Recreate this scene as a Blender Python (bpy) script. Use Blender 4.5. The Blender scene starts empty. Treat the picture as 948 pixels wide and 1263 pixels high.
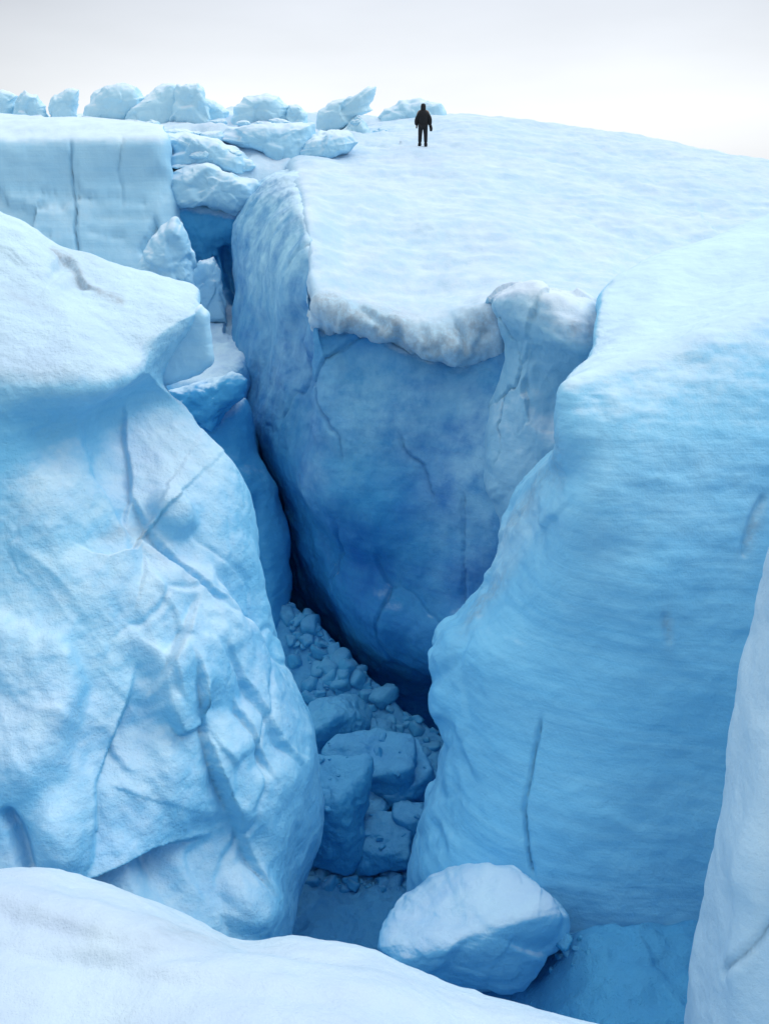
import bpy, bmesh, math, random
import numpy as np
from mathutils import Vector

random.seed(7)
rng = np.random.default_rng(11)
sc = bpy.context.scene
COL = sc.collection

# ------------------------------------------------------------------ camera model
W0, H0, FPX, HOR = 948.0, 1263.0, 1000.0, 215.0
PITCH = math.atan((H0 / 2 - HOR) / FPX)
EYE = np.array([0.0, 0.0, 10.0])
CP, SP = math.cos(PITCH), math.sin(PITCH)
FWD = np.array([0, CP, -SP]); UP = np.array([0, SP, CP]); RT = np.array([1.0, 0, 0])


def at(px, py, Y):
    """world point seen at photo pixel px,py at forward distance Y metres"""
    d = FWD + RT * ((px - W0 / 2) / FPX) + UP * ((H0 / 2 - py) / FPX)
    return EYE + d * (Y / d[1])


def proj(P):
    q = P - EYE
    z = q @ FWD
    return np.stack([W0 / 2 + FPX * (q @ RT) / z, H0 / 2 - FPX * (q @ UP) / z], -1)


def mpp(px, py, Y):
    """metres per photo pixel at that place"""
    return float((at(px, py, Y) - EYE) @ FWD) / FPX


# ------------------------------------------------------------------ noise
_h = np.random.default_rng(5)
PERM = _h.permutation(512).astype(np.int64)
GR = _h.normal(size=(512, 3)); GR /= np.linalg.norm(GR, axis=1)[:, None]
RJ = _h.random((512, 3))


def _hash(i, j, k):
    return PERM[(PERM[(PERM[i & 511] + j) & 511] + k) & 511]


def perlin(P):
    P = np.asarray(P, float)
    I = np.floor(P).astype(np.int64); F = P - I
    U = F * F * F * (F * (F * 6 - 15) + 10)
    out = 0
    for a in (0, 1):
        wa = U[:, 0] if a else 1 - U[:, 0]
        for b in (0, 1):
            wb = U[:, 1] if b else 1 - U[:, 1]
            for c in (0, 1):
                wc = U[:, 2] if c else 1 - U[:, 2]
                g = GR[_hash(I[:, 0] + a, I[:, 1] + b, I[:, 2] + c)]
                d = (g * (F - np.array([a, b, c]))).sum(1)
                out = out + wa * wb * wc * d
    return out * 1.5


def fbm(P, octv=5, gain=0.5):
    a, s, o = 1.0, 0.0, 0.0
    P = np.asarray(P, float)
    for i in range(octv):
        o = o + a * perlin(P + 17.3 * i); s += a
        P = P * 2.03; a *= gain
    return o / s


def ridged(P, octv=4):
    a, s, o = 1.0, 0.0, 0.0
    for i in range(octv):
        o = o + a * (1 - 2 * np.abs(perlin(P + 9.1 * i))); s += a
        P = P * 2.1; a *= 0.5
    return o / s


def facet(P, k=9.0, salt=0):
    """chiselled, softly creased facets: a blend of random planes, one per cell"""
    P = np.asarray(P, float)
    I = np.floor(P).astype(np.int64)
    num = np.zeros(len(P)); den = np.full(len(P), 1e-9)
    for a in (-1, 0, 1):
        for b in (-1, 0, 1):
            for c in (-1, 0, 1):
                J = I + np.array([a, b, c])
                h = _hash(J[:, 0] + salt, J[:, 1], J[:, 2])
                D = P - (J + RJ[h])
                w = np.exp(-k * np.sqrt((D * D).sum(1)))
                num += w * ((D * GR[(h * 7 + 3) & 511]).sum(1) + 0.35 * GR[h, 0])
                den += w
    return num / den


def cells(P, salt=0):
    """random value of the nearest cell and the distance to the border between cells"""
    P = np.asarray(P, float); I = np.floor(P).astype(np.int64)
    f1 = np.full(len(P), 9.0); f2 = np.full(len(P), 9.0); val = np.zeros(len(P))
    for a in (-1, 0, 1):
        for b in (-1, 0, 1):
            for c in (-1, 0, 1):
                J = I + np.array([a, b, c])
                h = _hash(J[:, 0] + salt, J[:, 1], J[:, 2])
                D = P - (J + RJ[h]); d = np.sqrt((D * D).sum(1))
                n1 = d < f1
                f2 = np.where(n1, f1, np.minimum(f2, d)); val = np.where(n1, GR[(h * 5 + 1) & 511, 1], val); f1 = np.where(n1, d, f1)
    return val, f2 - f1


def smooth(x, a, b):
    t = np.clip((x - a) / (b - a), 0, 1)
    return t * t * (3 - 2 * t)


# ------------------------------------------------------------------ mesh helpers
def mesh_obj(name, V, F, mat, attrs=None, parent=None, smooth_shade=True):
    """V (n,3), F (m,4) or (m,3) or list of both -> one mesh object"""
    me = bpy.data.meshes.new(name)
    Fs = F if isinstance(F, list) else [F]
    Fs = [f for f in Fs if len(f)]
    loops = np.concatenate([f.ravel() for f in Fs]).astype(np.int32)
    sizes = np.concatenate([np.full(len(f), f.shape[1]) for f in Fs]).astype(np.int32)
    starts = np.concatenate([[0], np.cumsum(sizes)[:-1]]).astype(np.int32)
    me.vertices.add(len(V)); me.vertices.foreach_set('co', np.asarray(V, np.float32).ravel())
    me.loops.add(len(loops)); me.loops.foreach_set('vertex_index', loops)
    me.polygons.add(len(sizes)); me.polygons.foreach_set('loop_start', starts)
    me.polygons.foreach_set('use_smooth', np.full(len(sizes), smooth_shade))
    me.update(calc_edges=True)
    attrs = dict(attrs or {})
    if 'up' not in attrs:
        nn = np.empty(len(V) * 3, np.float32); me.vertices.foreach_get('normal', nn)
        attrs['up'] = nn.reshape(-1, 3)[:, 2]
    for k, v in attrs.items():
        at_ = me.attributes.new(k, 'FLOAT', 'POINT')
        at_.data.foreach_set('value', np.asarray(v, np.float32))
    me.validate()
    me.materials.append(mat)
    o = bpy.data.objects.new(name, me)
    COL.objects.link(o)
    if parent is not None:
        o.parent = parent
    return o


def tag(o, label=None, cat=None, group=None, kind=None):
    if label: o['label'] = label
    if cat: o['category'] = cat
    if group: o['group'] = group
    if kind: o['kind'] = kind
    return o


def hermite(t, P, tn):
    t = np.asarray(t, float); n = len(t)
    d = (P[1:] - P[:-1]) / (t[1:] - t[:-1])[:, None]
    m = np.empty_like(P)
    m[0], m[-1] = d[0], d[-1]
    if n > 2:
        h0 = (t[1:-1] - t[:-2])[:, None]; h1 = (t[2:] - t[1:-1])[:, None]
        m[1:-1] = (d[:-1] * h1 + d[1:] * h0) / (h0 + h1)
    i = np.clip(np.searchsorted(t, tn, 'right') - 1, 0, n - 2)
    h = (t[i + 1] - t[i])[:, None]; s = ((tn - t[i]) / (t[i + 1] - t[i]))[:, None]
    return ((2 * s**3 - 3 * s**2 + 1) * P[i] + (s**3 - 2 * s**2 + s) * h * m[i]
            + (-2 * s**3 + 3 * s**2) * P[i + 1] + (s**3 - s**2) * h * m[i + 1])


def seg_dist(X, Y, pts):
    """distance to a pixel polyline, the side (>0 to its right when walking) and the place along it 0..1"""
    pts = np.asarray(pts, float)
    best = np.full(X.shape, 1e9); side = np.zeros(X.shape); al = np.zeros(X.shape)
    L = np.linalg.norm(pts[1:] - pts[:-1], axis=1); C = np.concatenate([[0], np.cumsum(L)])
    for i in range(len(pts) - 1):
        ax, ay = pts[i]; bx, by = pts[i + 1]
        dx, dy = bx - ax, by - ay
        t = np.clip(((X - ax) * dx + (Y - ay) * dy) / (L[i] ** 2 + 1e-9), 0, 1)
        ex, ey = X - ax - t * dx, Y - ay - t * dy
        d = np.sqrt(ex * ex + ey * ey)
        u = d < best
        best = np.where(u, d, best)
        side = np.where(u, np.sign(dx * ey - dy * ex), side)
        al = np.where(u, (C[i] + t * L[i]) / C[-1], al)
    return best, side, al


def feature(X, Y, f):
    """relief (metres along the normal) of one modelled feature on an ice face"""
    k = f[0]
    if k == 'crack':                      # polyline, width px, depth m
        d, s, al = seg_dist(X, Y, f[1])
        return -f[3] * np.exp(-(d / f[2]) ** 2) * smooth(al, 0, .12) * smooth(1 - al, 0, .12)
    if k == 'ridge':
        d, s, al = seg_dist(X, Y, f[1])
        return f[3] * np.exp(-(d / f[2])) * smooth(al, 0, .2) * smooth(1 - al, 0, .2)
    if k == 'step':                       # a plate edge: stands proud on the right-hand side of the line
        d, s, al = seg_dist(X, Y, f[1])
        sd = d * s
        sf = f[4] if len(f) > 4 else 4.0
        return f[3] * smooth(sd, -sf, sf) * np.exp(-np.maximum(sd, 0) / f[2]) * smooth(al, 0, .3) * smooth(1 - al, 0, .3) * (.8 + .2 * np.sin(al * 17 + f[1][0][0]))
    if k == 'bulge':                      # centre, rx, ry, turn in degrees, height m
        cx, cy = f[1]; c, s_ = math.cos(math.radians(f[4])), math.sin(math.radians(f[4]))
        u = ((X - cx) * c + (Y - cy) * s_) / f[2]; v = (-(X - cx) * s_ + (Y - cy) * c) / f[3]
        r = u * u + v * v
        return f[5] * np.exp(-r * r)
    raise ValueError(k)


def blob(X, Y, spots):
    o = np.zeros(X.shape)
    for (cx, cy, rx, ry, rot, a) in spots:
        c, s_ = math.cos(math.radians(rot)), math.sin(math.radians(rot))
        u = ((X - cx) * c + (Y - cy) * s_) / rx; v = (-(X - cx) * s_ + (Y - cy) * c) / ry
        o = np.maximum(o, a * np.exp(-(u * u + v * v)))
    return o


def loft(name, rows, nu, nv, mat, rough=(), feats=(), dirt=(), dirtlines=(), frost_or_light=(), bare=(), core=None, wob=6.0, post=None):
    """a closed ice mass lofted through rows of (px,py,Y) points; rough: list of (kind, scale m, amp m[, stretch])"""
    R = [np.array([at(*p) for p in r]) for r in rows]
    same = len({len(r) for r in R}) == 1

    def chord(A):
        d = np.linalg.norm(A[1:] - A[:-1], axis=1) + 1e-4
        return np.concatenate([[0], np.cumsum(d)]) / d.sum()
    tn = np.linspace(0, 1, nu)
    if same:
        tc = np.mean([chord(r) for r in R], 0)
        G = np.stack([hermite(tc, r, tn) for r in R])
    else:
        G = np.stack([hermite(chord(r), r, tn) for r in R])
    # rows: knots from the mean pixel distance between rows, so the mesh is even in the picture
    dv = np.array([np.linalg.norm(G[i + 1] - G[i], axis=1).mean() for i in range(len(R) - 1)]) + 1e-3
    tv = np.concatenate([[0], np.cumsum(dv)]) / dv.sum()
    vn = np.linspace(0, 1, nv)
    S = hermite(tv, G.reshape(len(R), -1), vn).reshape(nv, nu, 3)
    du = np.gradient(S, axis=1); dvv = np.gradient(S, axis=0)
    N = np.cross(dvv, du); N /= np.linalg.norm(N, axis=2)[:, :, None] + 1e-9
    P = S.reshape(-1, 3); N = N.reshape(-1, 3)
    px = proj(P)
    wx = fbm(P * 1.1 + 3, 3) * wob + fbm(P * 5 + 3, 3) * wob * .5; wy = fbm(P * 1.1 + 31, 3) * wob + fbm(P * 5 + 31, 3) * wob * .5
    X, Y = px[:, 0] + wx, px[:, 1] + wy
    upz = N[:, 2] + .16 * fbm(P / 1.7 + 50, 3)
    for b_ in bare: upz = upz - np.sign(b_[5]) * blob(px[:, 0], px[:, 1], [b_[:5] + (abs(b_[5]),)])
    disp = np.zeros(len(P))
    for r in rough:
        st = np.array(r[3]) if len(r) > 3 else np.ones(3)
        Q = P * st / r[1]
        if r[0] == 'along':                 # flutes drawn out along the direction r[3]
            dr = np.array(r[3], float); dr /= np.linalg.norm(dr)
            Q = (P - (P @ dr)[:, None] * dr * .8) / r[1]
            disp += r[2] * (ridged(Q + .2 * fbm(Q * .7, 3)[:, None], 3) - .3) * (blob(X, Y, r[4]) if len(r) > 4 else 1.0)
            continue
        mk = blob(X, Y, r[4]) if len(r) > 4 else 1.0
        if r[0] == 'plates':                # broken plates: each stands a little proud or back, with a fine crack round it
            Q = Q + .22 * np.stack([fbm(P / r[1] * 1.3 + 7 * q, 4) for q in range(3)], -1)
            v, e = cells(Q)
            pm = smooth(fbm(P / (r[1] * 2.2) + 90, 3), -.12, .18) * mk
            disp += r[2] * pm * (v * smooth(e, 0, .045) - .6 * np.exp(-(e / .016) ** 2))
            continue
        if r[0] == 'fbm': disp += r[2] * fbm(Q, 5) * mk
        elif r[0] == 'ridged': disp += r[2] * ridged(Q, 4) * mk
        elif r[0] == 'chisel': disp += r[2] * facet(Q + 0.12 * fbm(Q * 1.7, 4)[:, None], k=30.0, salt=13) * mk
        elif r[0] == 'facet': disp += r[2] * facet(Q + 0.15 * fbm(Q * 2, 3)[:, None]) * mk
    for f in feats:
        disp += feature(X, Y, f)
    P = P + N * disp[:, None]
    dm = blob(X, Y, dirt) if dirt else np.zeros(len(P))
    for (pts, w, a) in dirtlines:
        d, s, al = seg_dist(X, Y, pts)
        dm = np.maximum(dm, a * np.exp(-(d / w) ** 2))
    fm = blob(X, Y, frost_or_light) if frost_or_light else np.zeros(len(P))
    idx = np.arange(nu * nv).reshape(nv, nu)
    F = np.stack([idx[:-1, :-1], idx[1:, :-1], idx[1:, 1:], idx[:-1, 1:]], -1).reshape(-1, 4)[:, ::-1]
    F = F[:, ::-1]
    if core is not None:                  # close the mass behind and below
        loop = np.concatenate([idx[0, :], idx[1:, -1], idx[-1, -2::-1], idx[-2:0:-1, 0]])
        V = np.vstack([P, np.asarray(core, float)[None]])
        c = len(P)
        T = np.stack([loop, np.roll(loop, -1), np.full(len(loop), c)], -1)
        dm = np.append(dm, 0); fm = np.append(fm, 0); upz = np.append(upz, 0)
        return mesh_obj(name, V, [F, T], mat, {'dirt': dm, 'frost_or_light': fm, 'up': upz})
    return mesh_obj(name, P, F, mat, {'dirt': dm, 'frost_or_light': fm, 'up': upz})


_ico = {}


def ico(sub):
    if sub not in _ico:
        bm = bmesh.new(); bmesh.ops.create_icosphere(bm, subdivisions=sub, radius=1)
        V = np.array([v.co[:] for v in bm.verts]); F = np.array([[v.index for v in f.verts] for f in bm.faces])
        bm.free(); _ico[sub] = (V / np.linalg.norm(V, axis=1)[:, None], F)
    return _ico[sub]


def rock_geo(seed, dims, planes=None, nplanes=14, k=22, sub=5, nz=((.5, .05), (.15, .015)), rot=0.0):
    """a broken ice block: softly rounded convex body of cut planes, then relief"""
    r = np.random.default_rng(seed)
    D, F = ico(sub)
    if planes is None:
        n = r.normal(size=(nplanes, 3)); n /= np.linalg.norm(n, axis=1)[:, None]
        n = np.vstack([n, np.eye(3), -np.eye(3)])
        h = np.concatenate([r.uniform(.72, 1.0, nplanes), r.uniform(.8, 1.0, 6)])
    else:
        n = np.array([p[:3] for p in planes], float); n /= np.linalg.norm(n, axis=1)[:, None]
        h = np.array([p[3] for p in planes], float)
    c = D @ n.T
    inv = np.maximum(c, 1e-3) / h[None]            # 1/r for each plane
    rad = (np.power(np.sum(np.power(inv, k), 1), 1.0 / k)) ** -1
    P = D * rad[:, None] * np.asarray(dims, float) / 2
    off = r.uniform(0, 50, 3)
    m = float(np.mean(dims))
    d = np.zeros(len(P))
    for sc_, am in nz:
        d += am * m * fbm(P / (sc_ * m) + off, 4)
    d += .06 * m * facet(P / (.33 * m) + off) + .02 * m * facet(P / (.13 * m) + off)
    P = P + D * d[:, None]
    cr, sr = math.cos(rot), math.sin(rot)
    P = P @ np.array([[cr, sr, 0], [-sr, cr, 0], [0, 0, 1]])
    return P, F


def lump(name, outline, Y, thick, mat, p=3.0, cen=None, dome=0.0, tilt=0.0, tilt_from=0.0, tilt_skew=0.0, rough=((.6, .06), (.2, .02)), seed=0, fac=0.10, nth=160, nr=36, jag=1.2, frost_or_light=0.0):
    """a solid ice block whose outline (photo pixels, star-shaped) stands at distance Y, thick metres deep"""
    O = np.array(outline, float)
    c = np.array(cen, float) if cen else O.mean(0)
    ang = np.unwrap(np.arctan2(O[:, 1] - c[1], O[:, 0] - c[0]))
    if ang[-1] < ang[0]:
        O = O[::-1]; ang = np.unwrap(np.arctan2(O[:, 1] - c[1], O[:, 0] - c[0]))
    # resample the closed outline by length with soft corners
    Oc = np.vstack([O, O[:1]])
    L = np.concatenate([[0], np.cumsum(np.linalg.norm(Oc[1:] - Oc[:-1], axis=1))])
    s = np.linspace(0, L[-1], nth, endpoint=False)
    B = np.stack([np.interp(s, L, Oc[:, i]) for i in (0, 1)], -1)
    for _ in range(2):
        B = .25 * np.roll(B, 1, 0) + .5 * B + .25 * np.roll(B, -1, 0)
    B = B + jag * np.stack([fbm(np.c_[B * .08, np.full(nth, seed + 2.5 * i)], 4) for i in (0, 1)], -1) * 2
    A = np.array([at(b[0], b[1], Y) for b in B]); C0 = at(c[0], c[1], Y)
    rr = (np.arange(nr) + 1) / nr
    rr = 1 - (1 - rr) ** 1.6
    V, tops = [], []
    rings = []
    ax = C0 - EYE; ax /= np.linalg.norm(ax)
    for sgn in (-1, 1):                     # front then back
        V.append(C0 + ax * sgn * thick / 2)
        for q in rr[:-1]:
            hgt = (1 - q ** p) ** (1 / p)
            V.extend(C0 + (A - C0) * q + ax * sgn * thick / 2 * hgt)
    V.extend(A)
    V = np.array(V)
    n1 = 1 + nth * (nr - 1)
    rim = 2 * n1
    quads, tris = [], []
    j = np.arange(nth); jn = (j + 1) % nth
    for side, o in enumerate((0, n1)):
        ring = lambda i: (o + 1 + i * nth) if i < nr - 1 else rim
        t = np.stack([np.full(nth, o), ring(0) + j, ring(0) + jn], -1)
        q = [np.stack([ring(i) + j, ring(i + 1) + j, ring(i + 1) + jn, ring(i) + jn], -1) for i in range(nr - 1)]
        q = np.vstack(q)
        if side == 0:
            t = t[:, ::-1]; q = q[:, ::-1]
        tris.append(t); quads.append(q)
    size = float(np.ptp(A[:, 0]) + np.ptp(A[:, 2])) / 2
    # relief along outward direction
    D = V - (C0 + np.array([0, 0, 0])); D /= np.linalg.norm(D, axis=1)[:, None] + 1e-9
    off = seed * 3.7
    d = fac * size * facet(V / (.45 * size) + off, k=22) + fac * .25 * size * facet(V / (.17 * size) + off + 3, k=22)
    for s_, a in rough:
        d += a * size * fbm(V / (s_ * size) + off, 4)
    edge = np.ones(len(V)); edge[rim:] = .35
    # lean the block back by tilt metres from foot to head
    pv = proj(V); zz = (pv[:, 1].max() - pv[:, 1]) / np.ptp(pv[:, 1]); xx = (pv[:, 0] - pv[:, 0].mean()) / np.ptp(pv[:, 0])
    V = V + D * (d * edge)[:, None]
    ray = V - EYE; ray /= np.linalg.norm(ray, axis=1)[:, None]
    V = V + ray * tilt * (.05 * np.logaddexp(0, (zz - tilt_from - tilt_skew * xx) / .05) / (1 - tilt_from))[:, None]
    return mesh_obj(name, V, [np.vstack(quads), np.vstack(tris)], mat, {'dirt': np.zeros(len(V)), 'frost_or_light': np.full(len(V), frost_or_light)})


# ------------------------------------------------------------------ materials
def ice_material(name, blue=(.20, .50, .78), deep=(.10, .34, .66), white=(.72, .83, .92), lo=.35, hi=.8, band=.25, bandrot=(0.0, .12, 0.0),
                 bandscale=(.25, .25, 3.2), rough=.5, frost_or_light_mix=.9, bump=.35, bumpscale=5.0, noise=.35, pale=(.56, .79, .90)):
    m = bpy.data.materials.new(name); m.use_nodes = True
    nt = m.node_tree; N = nt.nodes; Lk = nt.links
    N.clear()
    out = N.new('ShaderNodeOutputMaterial'); bs = N.new('ShaderNodeBsdfPrincipled')
    Lk.new(bs.outputs[0], out.inputs[0])
    geo = N.new('ShaderNodeNewGeometry')

    def noise_(scale, detail=5, vec=None, rough_=.55, dist=0.0):
        n = N.new('ShaderNodeTexNoise'); n.inputs['Scale'].default_value = scale; n.inputs['Detail'].default_value = detail
        n.inputs['Roughness'].default_value = rough_; n.inputs['Distortion'].default_value = dist
        Lk.new(vec or geo.outputs['Position'], n.inputs['Vector']); return n.outputs['Fac']

    def math_(op, a, b=None, c=None):
        n = N.new('ShaderNodeMath'); n.operation = op
        for i, v in enumerate((a, b, c)):
            if v is None: continue
            if isinstance(v, (int, float)): n.inputs[i].default_value = v
            else: Lk.new(v, n.inputs[i])
        return n.outputs[0]

    def rng_(v, a, b, c=0.0, d=1.0, sm=True):
        n = N.new('ShaderNodeMapRange'); n.interpolation_type = 'SMOOTHSTEP' if sm else 'LINEAR'
        Lk.new(v, n.inputs[0])
        for i, x in enumerate((a, b, c, d)): n.inputs[i + 1].default_value = x
        return n.outputs[0]

    def mix_(f, a, b):
        n = N.new('ShaderNodeMix'); n.data_type = 'RGBA'
        if isinstance(f, (int, float)): n.inputs[0].default_value = f
        else: Lk.new(f, n.inputs[0])
        for i, v in ((6, a), (7, b)):
            if isinstance(v, tuple): n.inputs[i].default_value = (*v, 1)
            else: Lk.new(v, n.inputs[i])
        return n.outputs[2]

    def attr_(nm):
        n = N.new('ShaderNodeAttribute'); n.attribute_name = nm; return n.outputs['Fac']

    sep = N.new('ShaderNodeSeparateXYZ'); Lk.new(geo.outputs['Normal'], sep.inputs[0])
    big = noise_(.45, 5); mid = noise_(1.9, 6, rough_=.6); fine = noise_(14, 4, rough_=.65)
    mp = N.new('ShaderNodeMapping'); Lk.new(geo.outputs['Position'], mp.inputs[0])
    mp.inputs['Rotation'].default_value = bandrot; mp.inputs['Scale'].default_value = bandscale
    bnd = noise_(1.0, 6, mp.outputs[0], .62, .25)
    mp2 = N.new('ShaderNodeMapping'); Lk.new(geo.outputs['Position'], mp2.inputs[0])
    mp2.inputs['Rotation'].default_value = bandrot; mp2.inputs['Scale'].default_value = (bandscale[0] * 1.3, bandscale[1] * 1.3, bandscale[2] * 4)
    bnd2 = noise_(1.0, 4, mp2.outputs[0], .6, .3)
    # clean ice: lighter bubbly bands and clear bluer bands
    t = math_('ADD', math_('ADD', math_('MULTIPLY', math_('SUBTRACT', bnd, .5), band * 2.0), math_('MULTIPLY', math_('SUBTRACT', bnd2, .5), band * 2.6)), math_('MULTIPLY', math_('SUBTRACT', big, .5), noise * 4))
    t = math_('ADD', math_('ADD', t, math_('MULTIPLY', math_('SUBTRACT', mid, .5), noise * 1.5)), .5)
    ice = mix_(rng_(t, 0, 1, sm=False), deep, blue)
    # weathered, bubbly white crust lies on what faces up
    zz = math_('ADD', math_('MULTIPLY', attr_('up'), .55), math_('MULTIPLY', sep.outputs[2], .45))
    zz = math_('ADD', zz, math_('MULTIPLY', math_('SUBTRACT', noise_(6, 7, rough_=.65), .5), .28))
    z = math_('ADD', zz, math_('ADD', math_('MULTIPLY', math_('SUBTRACT', mid, .5), .22), math_('MULTIPLY', math_('SUBTRACT', bnd, .5), .2)))
    crust = rng_(z, lo, hi)
    fr = math_('MULTIPLY', attr_('frost_or_light'), rng_(math_('ADD', mid, math_('MULTIPLY', math_('SUBTRACT', fine, .5), .15)), .05, .85))
    ice = mix_(math_('MULTIPLY', fr, frost_or_light_mix), ice, pale)  # pale tone: bubbly frost, and on two walls painted light
    wt = mix_(rng_(math_('ADD', math_('MULTIPLY', mid, .6), math_('MULTIPLY', big, .4)), .3, .7), tuple(c * .86 for c in white[:2]) + (white[2] * .95,), white)
    col = mix_(crust, ice, wt)
    # grit frozen into the surface
    dn = math_('ADD', math_('MULTIPLY', noise_(9, 8, rough_=.72), .6), math_('MULTIPLY', noise_(2.6, 5), .4))
    dt = math_('MULTIPLY', math_('MULTIPLY', attr_('dirt'), .85), rng_(dn, .32, .62))
    col = mix_(dt, col, (.30, .33, .37))
    Lk.new(col, bs.inputs['Base Color'])
    Lk.new(rng_(crust, 0, 1, rough, .75, False), bs.inputs['Roughness'])
    bs.inputs['IOR'].default_value = 1.31
    b1 = N.new('ShaderNodeBump'); b1.inputs['Strength'].default_value = bump; b1.inputs['Distance'].default_value = .08
    Lk.new(noise_(bumpscale, 8, rough_=.6), b1.inputs['Height'])
    b2 = N.new('ShaderNodeBump'); b2.inputs['Strength'].default_value = bump; b2.inputs['Distance'].default_value = .025
    Lk.new(noise_(bumpscale * 6, 6, rough_=.6), b2.inputs['Height']); Lk.new(b1.outputs[0], b2.inputs['Normal'])
    b3 = N.new('ShaderNodeBump'); b3.inputs['Strength'].default_value = min(1, band * 1.1); b3.inputs['Distance'].default_value = .03
    Lk.new(bnd2, b3.inputs['Height']); Lk.new(b2.outputs[0], b3.inputs['Normal'])
    Lk.new(b3.outputs[0], bs.inputs['Normal'])
    return m


def plain(name, col, rough=.8):
    m = bpy.data.materials.new(name); m.use_nodes = True
    nt = m.node_tree; b = nt.nodes['Principled BSDF']
    n = nt.nodes.new('ShaderNodeTexNoise'); n.inputs['Scale'].default_value = 30
    r = nt.nodes.new('ShaderNodeValToRGB')
    r.color_ramp.elements[0].color = (*[c * .7 for c in col], 1); r.color_ramp.elements[1].color = (*[c * 1.3 for c in col], 1)
    tc = nt.nodes.new('ShaderNodeTexCoord')
    nt.links.new(tc.outputs['Object'], n.inputs['Vector']); nt.links.new(n.outputs['Fac'], r.inputs[0]); nt.links.new(r.outputs[0], b.inputs['Base Color'])
    b.inputs['Roughness'].default_value = rough
    return m


WHITE = (.64, .83, .92)
M_left = ice_material('weathered_ice', blue=(.30, .67, .87), deep=(.13, .49, .79), lo=.24, hi=.92, band=.24, noise=.16, bandscale=(.3, .3, 2.6), bandrot=(.2, .8, 0), white=WHITE, bump=.55)
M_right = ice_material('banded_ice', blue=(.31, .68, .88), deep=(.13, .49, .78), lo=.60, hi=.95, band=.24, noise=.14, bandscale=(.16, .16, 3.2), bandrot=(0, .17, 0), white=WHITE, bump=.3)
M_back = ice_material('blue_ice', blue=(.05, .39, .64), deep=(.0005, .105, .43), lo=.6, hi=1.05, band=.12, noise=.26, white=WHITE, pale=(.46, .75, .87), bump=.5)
M_but = ice_material('grey_ice', blue=(.32, .58, .74), deep=(.16, .44, .66), lo=.25, hi=.9, band=.2, noise=.3, white=(.72, .82, .88), bump=.35)
M_slab = ice_material('slab_ice', blue=(.10, .45, .73), deep=(.02, .27, .60), lo=.5, hi=1.05, band=.12, noise=.25, white=WHITE, bump=.4)
M_bol = ice_material('boulder_ice', blue=(.28, .64, .86), deep=(.13, .48, .78), lo=.35, hi=.95, band=.08, noise=.25, white=(.58, .78, .90), bump=.35)
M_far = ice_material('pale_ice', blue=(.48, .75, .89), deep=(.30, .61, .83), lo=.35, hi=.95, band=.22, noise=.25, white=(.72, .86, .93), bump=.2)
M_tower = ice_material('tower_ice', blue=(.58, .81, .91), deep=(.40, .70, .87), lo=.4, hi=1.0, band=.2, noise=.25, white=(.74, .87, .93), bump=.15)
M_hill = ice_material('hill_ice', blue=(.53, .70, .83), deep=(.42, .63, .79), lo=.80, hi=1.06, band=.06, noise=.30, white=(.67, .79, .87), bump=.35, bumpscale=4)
M_snow = ice_material('snow', blue=(.60, .77, .88), deep=(.52, .72, .86), lo=.4, hi=1.0, band=.05, noise=.2, white=(.60, .72, .81), bump=.32, bumpscale=14)
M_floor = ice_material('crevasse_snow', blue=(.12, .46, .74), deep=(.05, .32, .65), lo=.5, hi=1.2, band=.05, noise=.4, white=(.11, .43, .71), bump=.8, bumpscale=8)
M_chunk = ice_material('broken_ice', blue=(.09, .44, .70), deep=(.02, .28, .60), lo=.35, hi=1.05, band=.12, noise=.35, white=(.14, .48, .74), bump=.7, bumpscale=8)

# ------------------------------------------------------------------ the ground under everything
g = 600.0
n = 60
gx = np.linspace(-g, g, n); gy = np.linspace(-60, 2 * g, n)
GX, GY = np.meshgrid(gx, gy)
Vg = np.stack([GX.ravel(), GY.ravel(), np.full(n * n, -9.0)], -1)
ii = np.arange(n * n).reshape(n, n)
Fg = np.stack([ii[:-1, :-1], ii[:-1, 1:], ii[1:, 1:], ii[1:, :-1]], -1).reshape(-1, 4)
base = mesh_obj('glacier_ground', Vg, Fg, M_snow, {'dirt': np.zeros(n * n), 'frost_or_light': np.zeros(n * n)})
tag(base, kind='structure')

# ------------------------------------------------------------------ crevasse floor
def floor_z(x, y):
    x = np.asarray(x, float); y = np.asarray(y, float)
    z = -1.35 + 1.8 * smooth(y, 14.3, 18.4) + .12 * np.maximum(y - 18, 0) + 1.1 * smooth(9.6 - y, 0, 2.6)
    z = z + 2.1 * smooth(x, .9, 2.6) * smooth(8.6 - y, 0, 1.8)      # snow fan under the banded wall
    a, b = at(366, 735, 17.6), at(556, 912, 14.4)                     # the floor drops away under the hanging cliff
    nx_, ny_ = -(b[1] - a[1]), b[0] - a[0]; ln = math.hypot(nx_, ny_)
    z = z - 5.0 * smooth(((x - a[0]) * nx_ + (y - a[1]) * ny_) / ln, -.15, 1.2)
    Q = np.stack([x.ravel(), y.ravel(), np.zeros(x.size)], -1)
    z = z + (.22 * fbm(Q / 1.3, 5) + .10 * facet(Q / .45 + 2) + .07 * facet(Q / .2 + 7) + .03 * fbm(Q / .12, 3)).reshape(x.shape)
    return z


def on_floor(px, py):
    lo, hi = 2.0, 40.0
    for _ in range(50):
        md = (lo + hi) / 2
        p = at(px, py, md)
        if p[2] > float(floor_z(p[:1], p[1:2])[0]): lo = md
        else: hi = md
    return at(px, py, lo)


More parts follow.
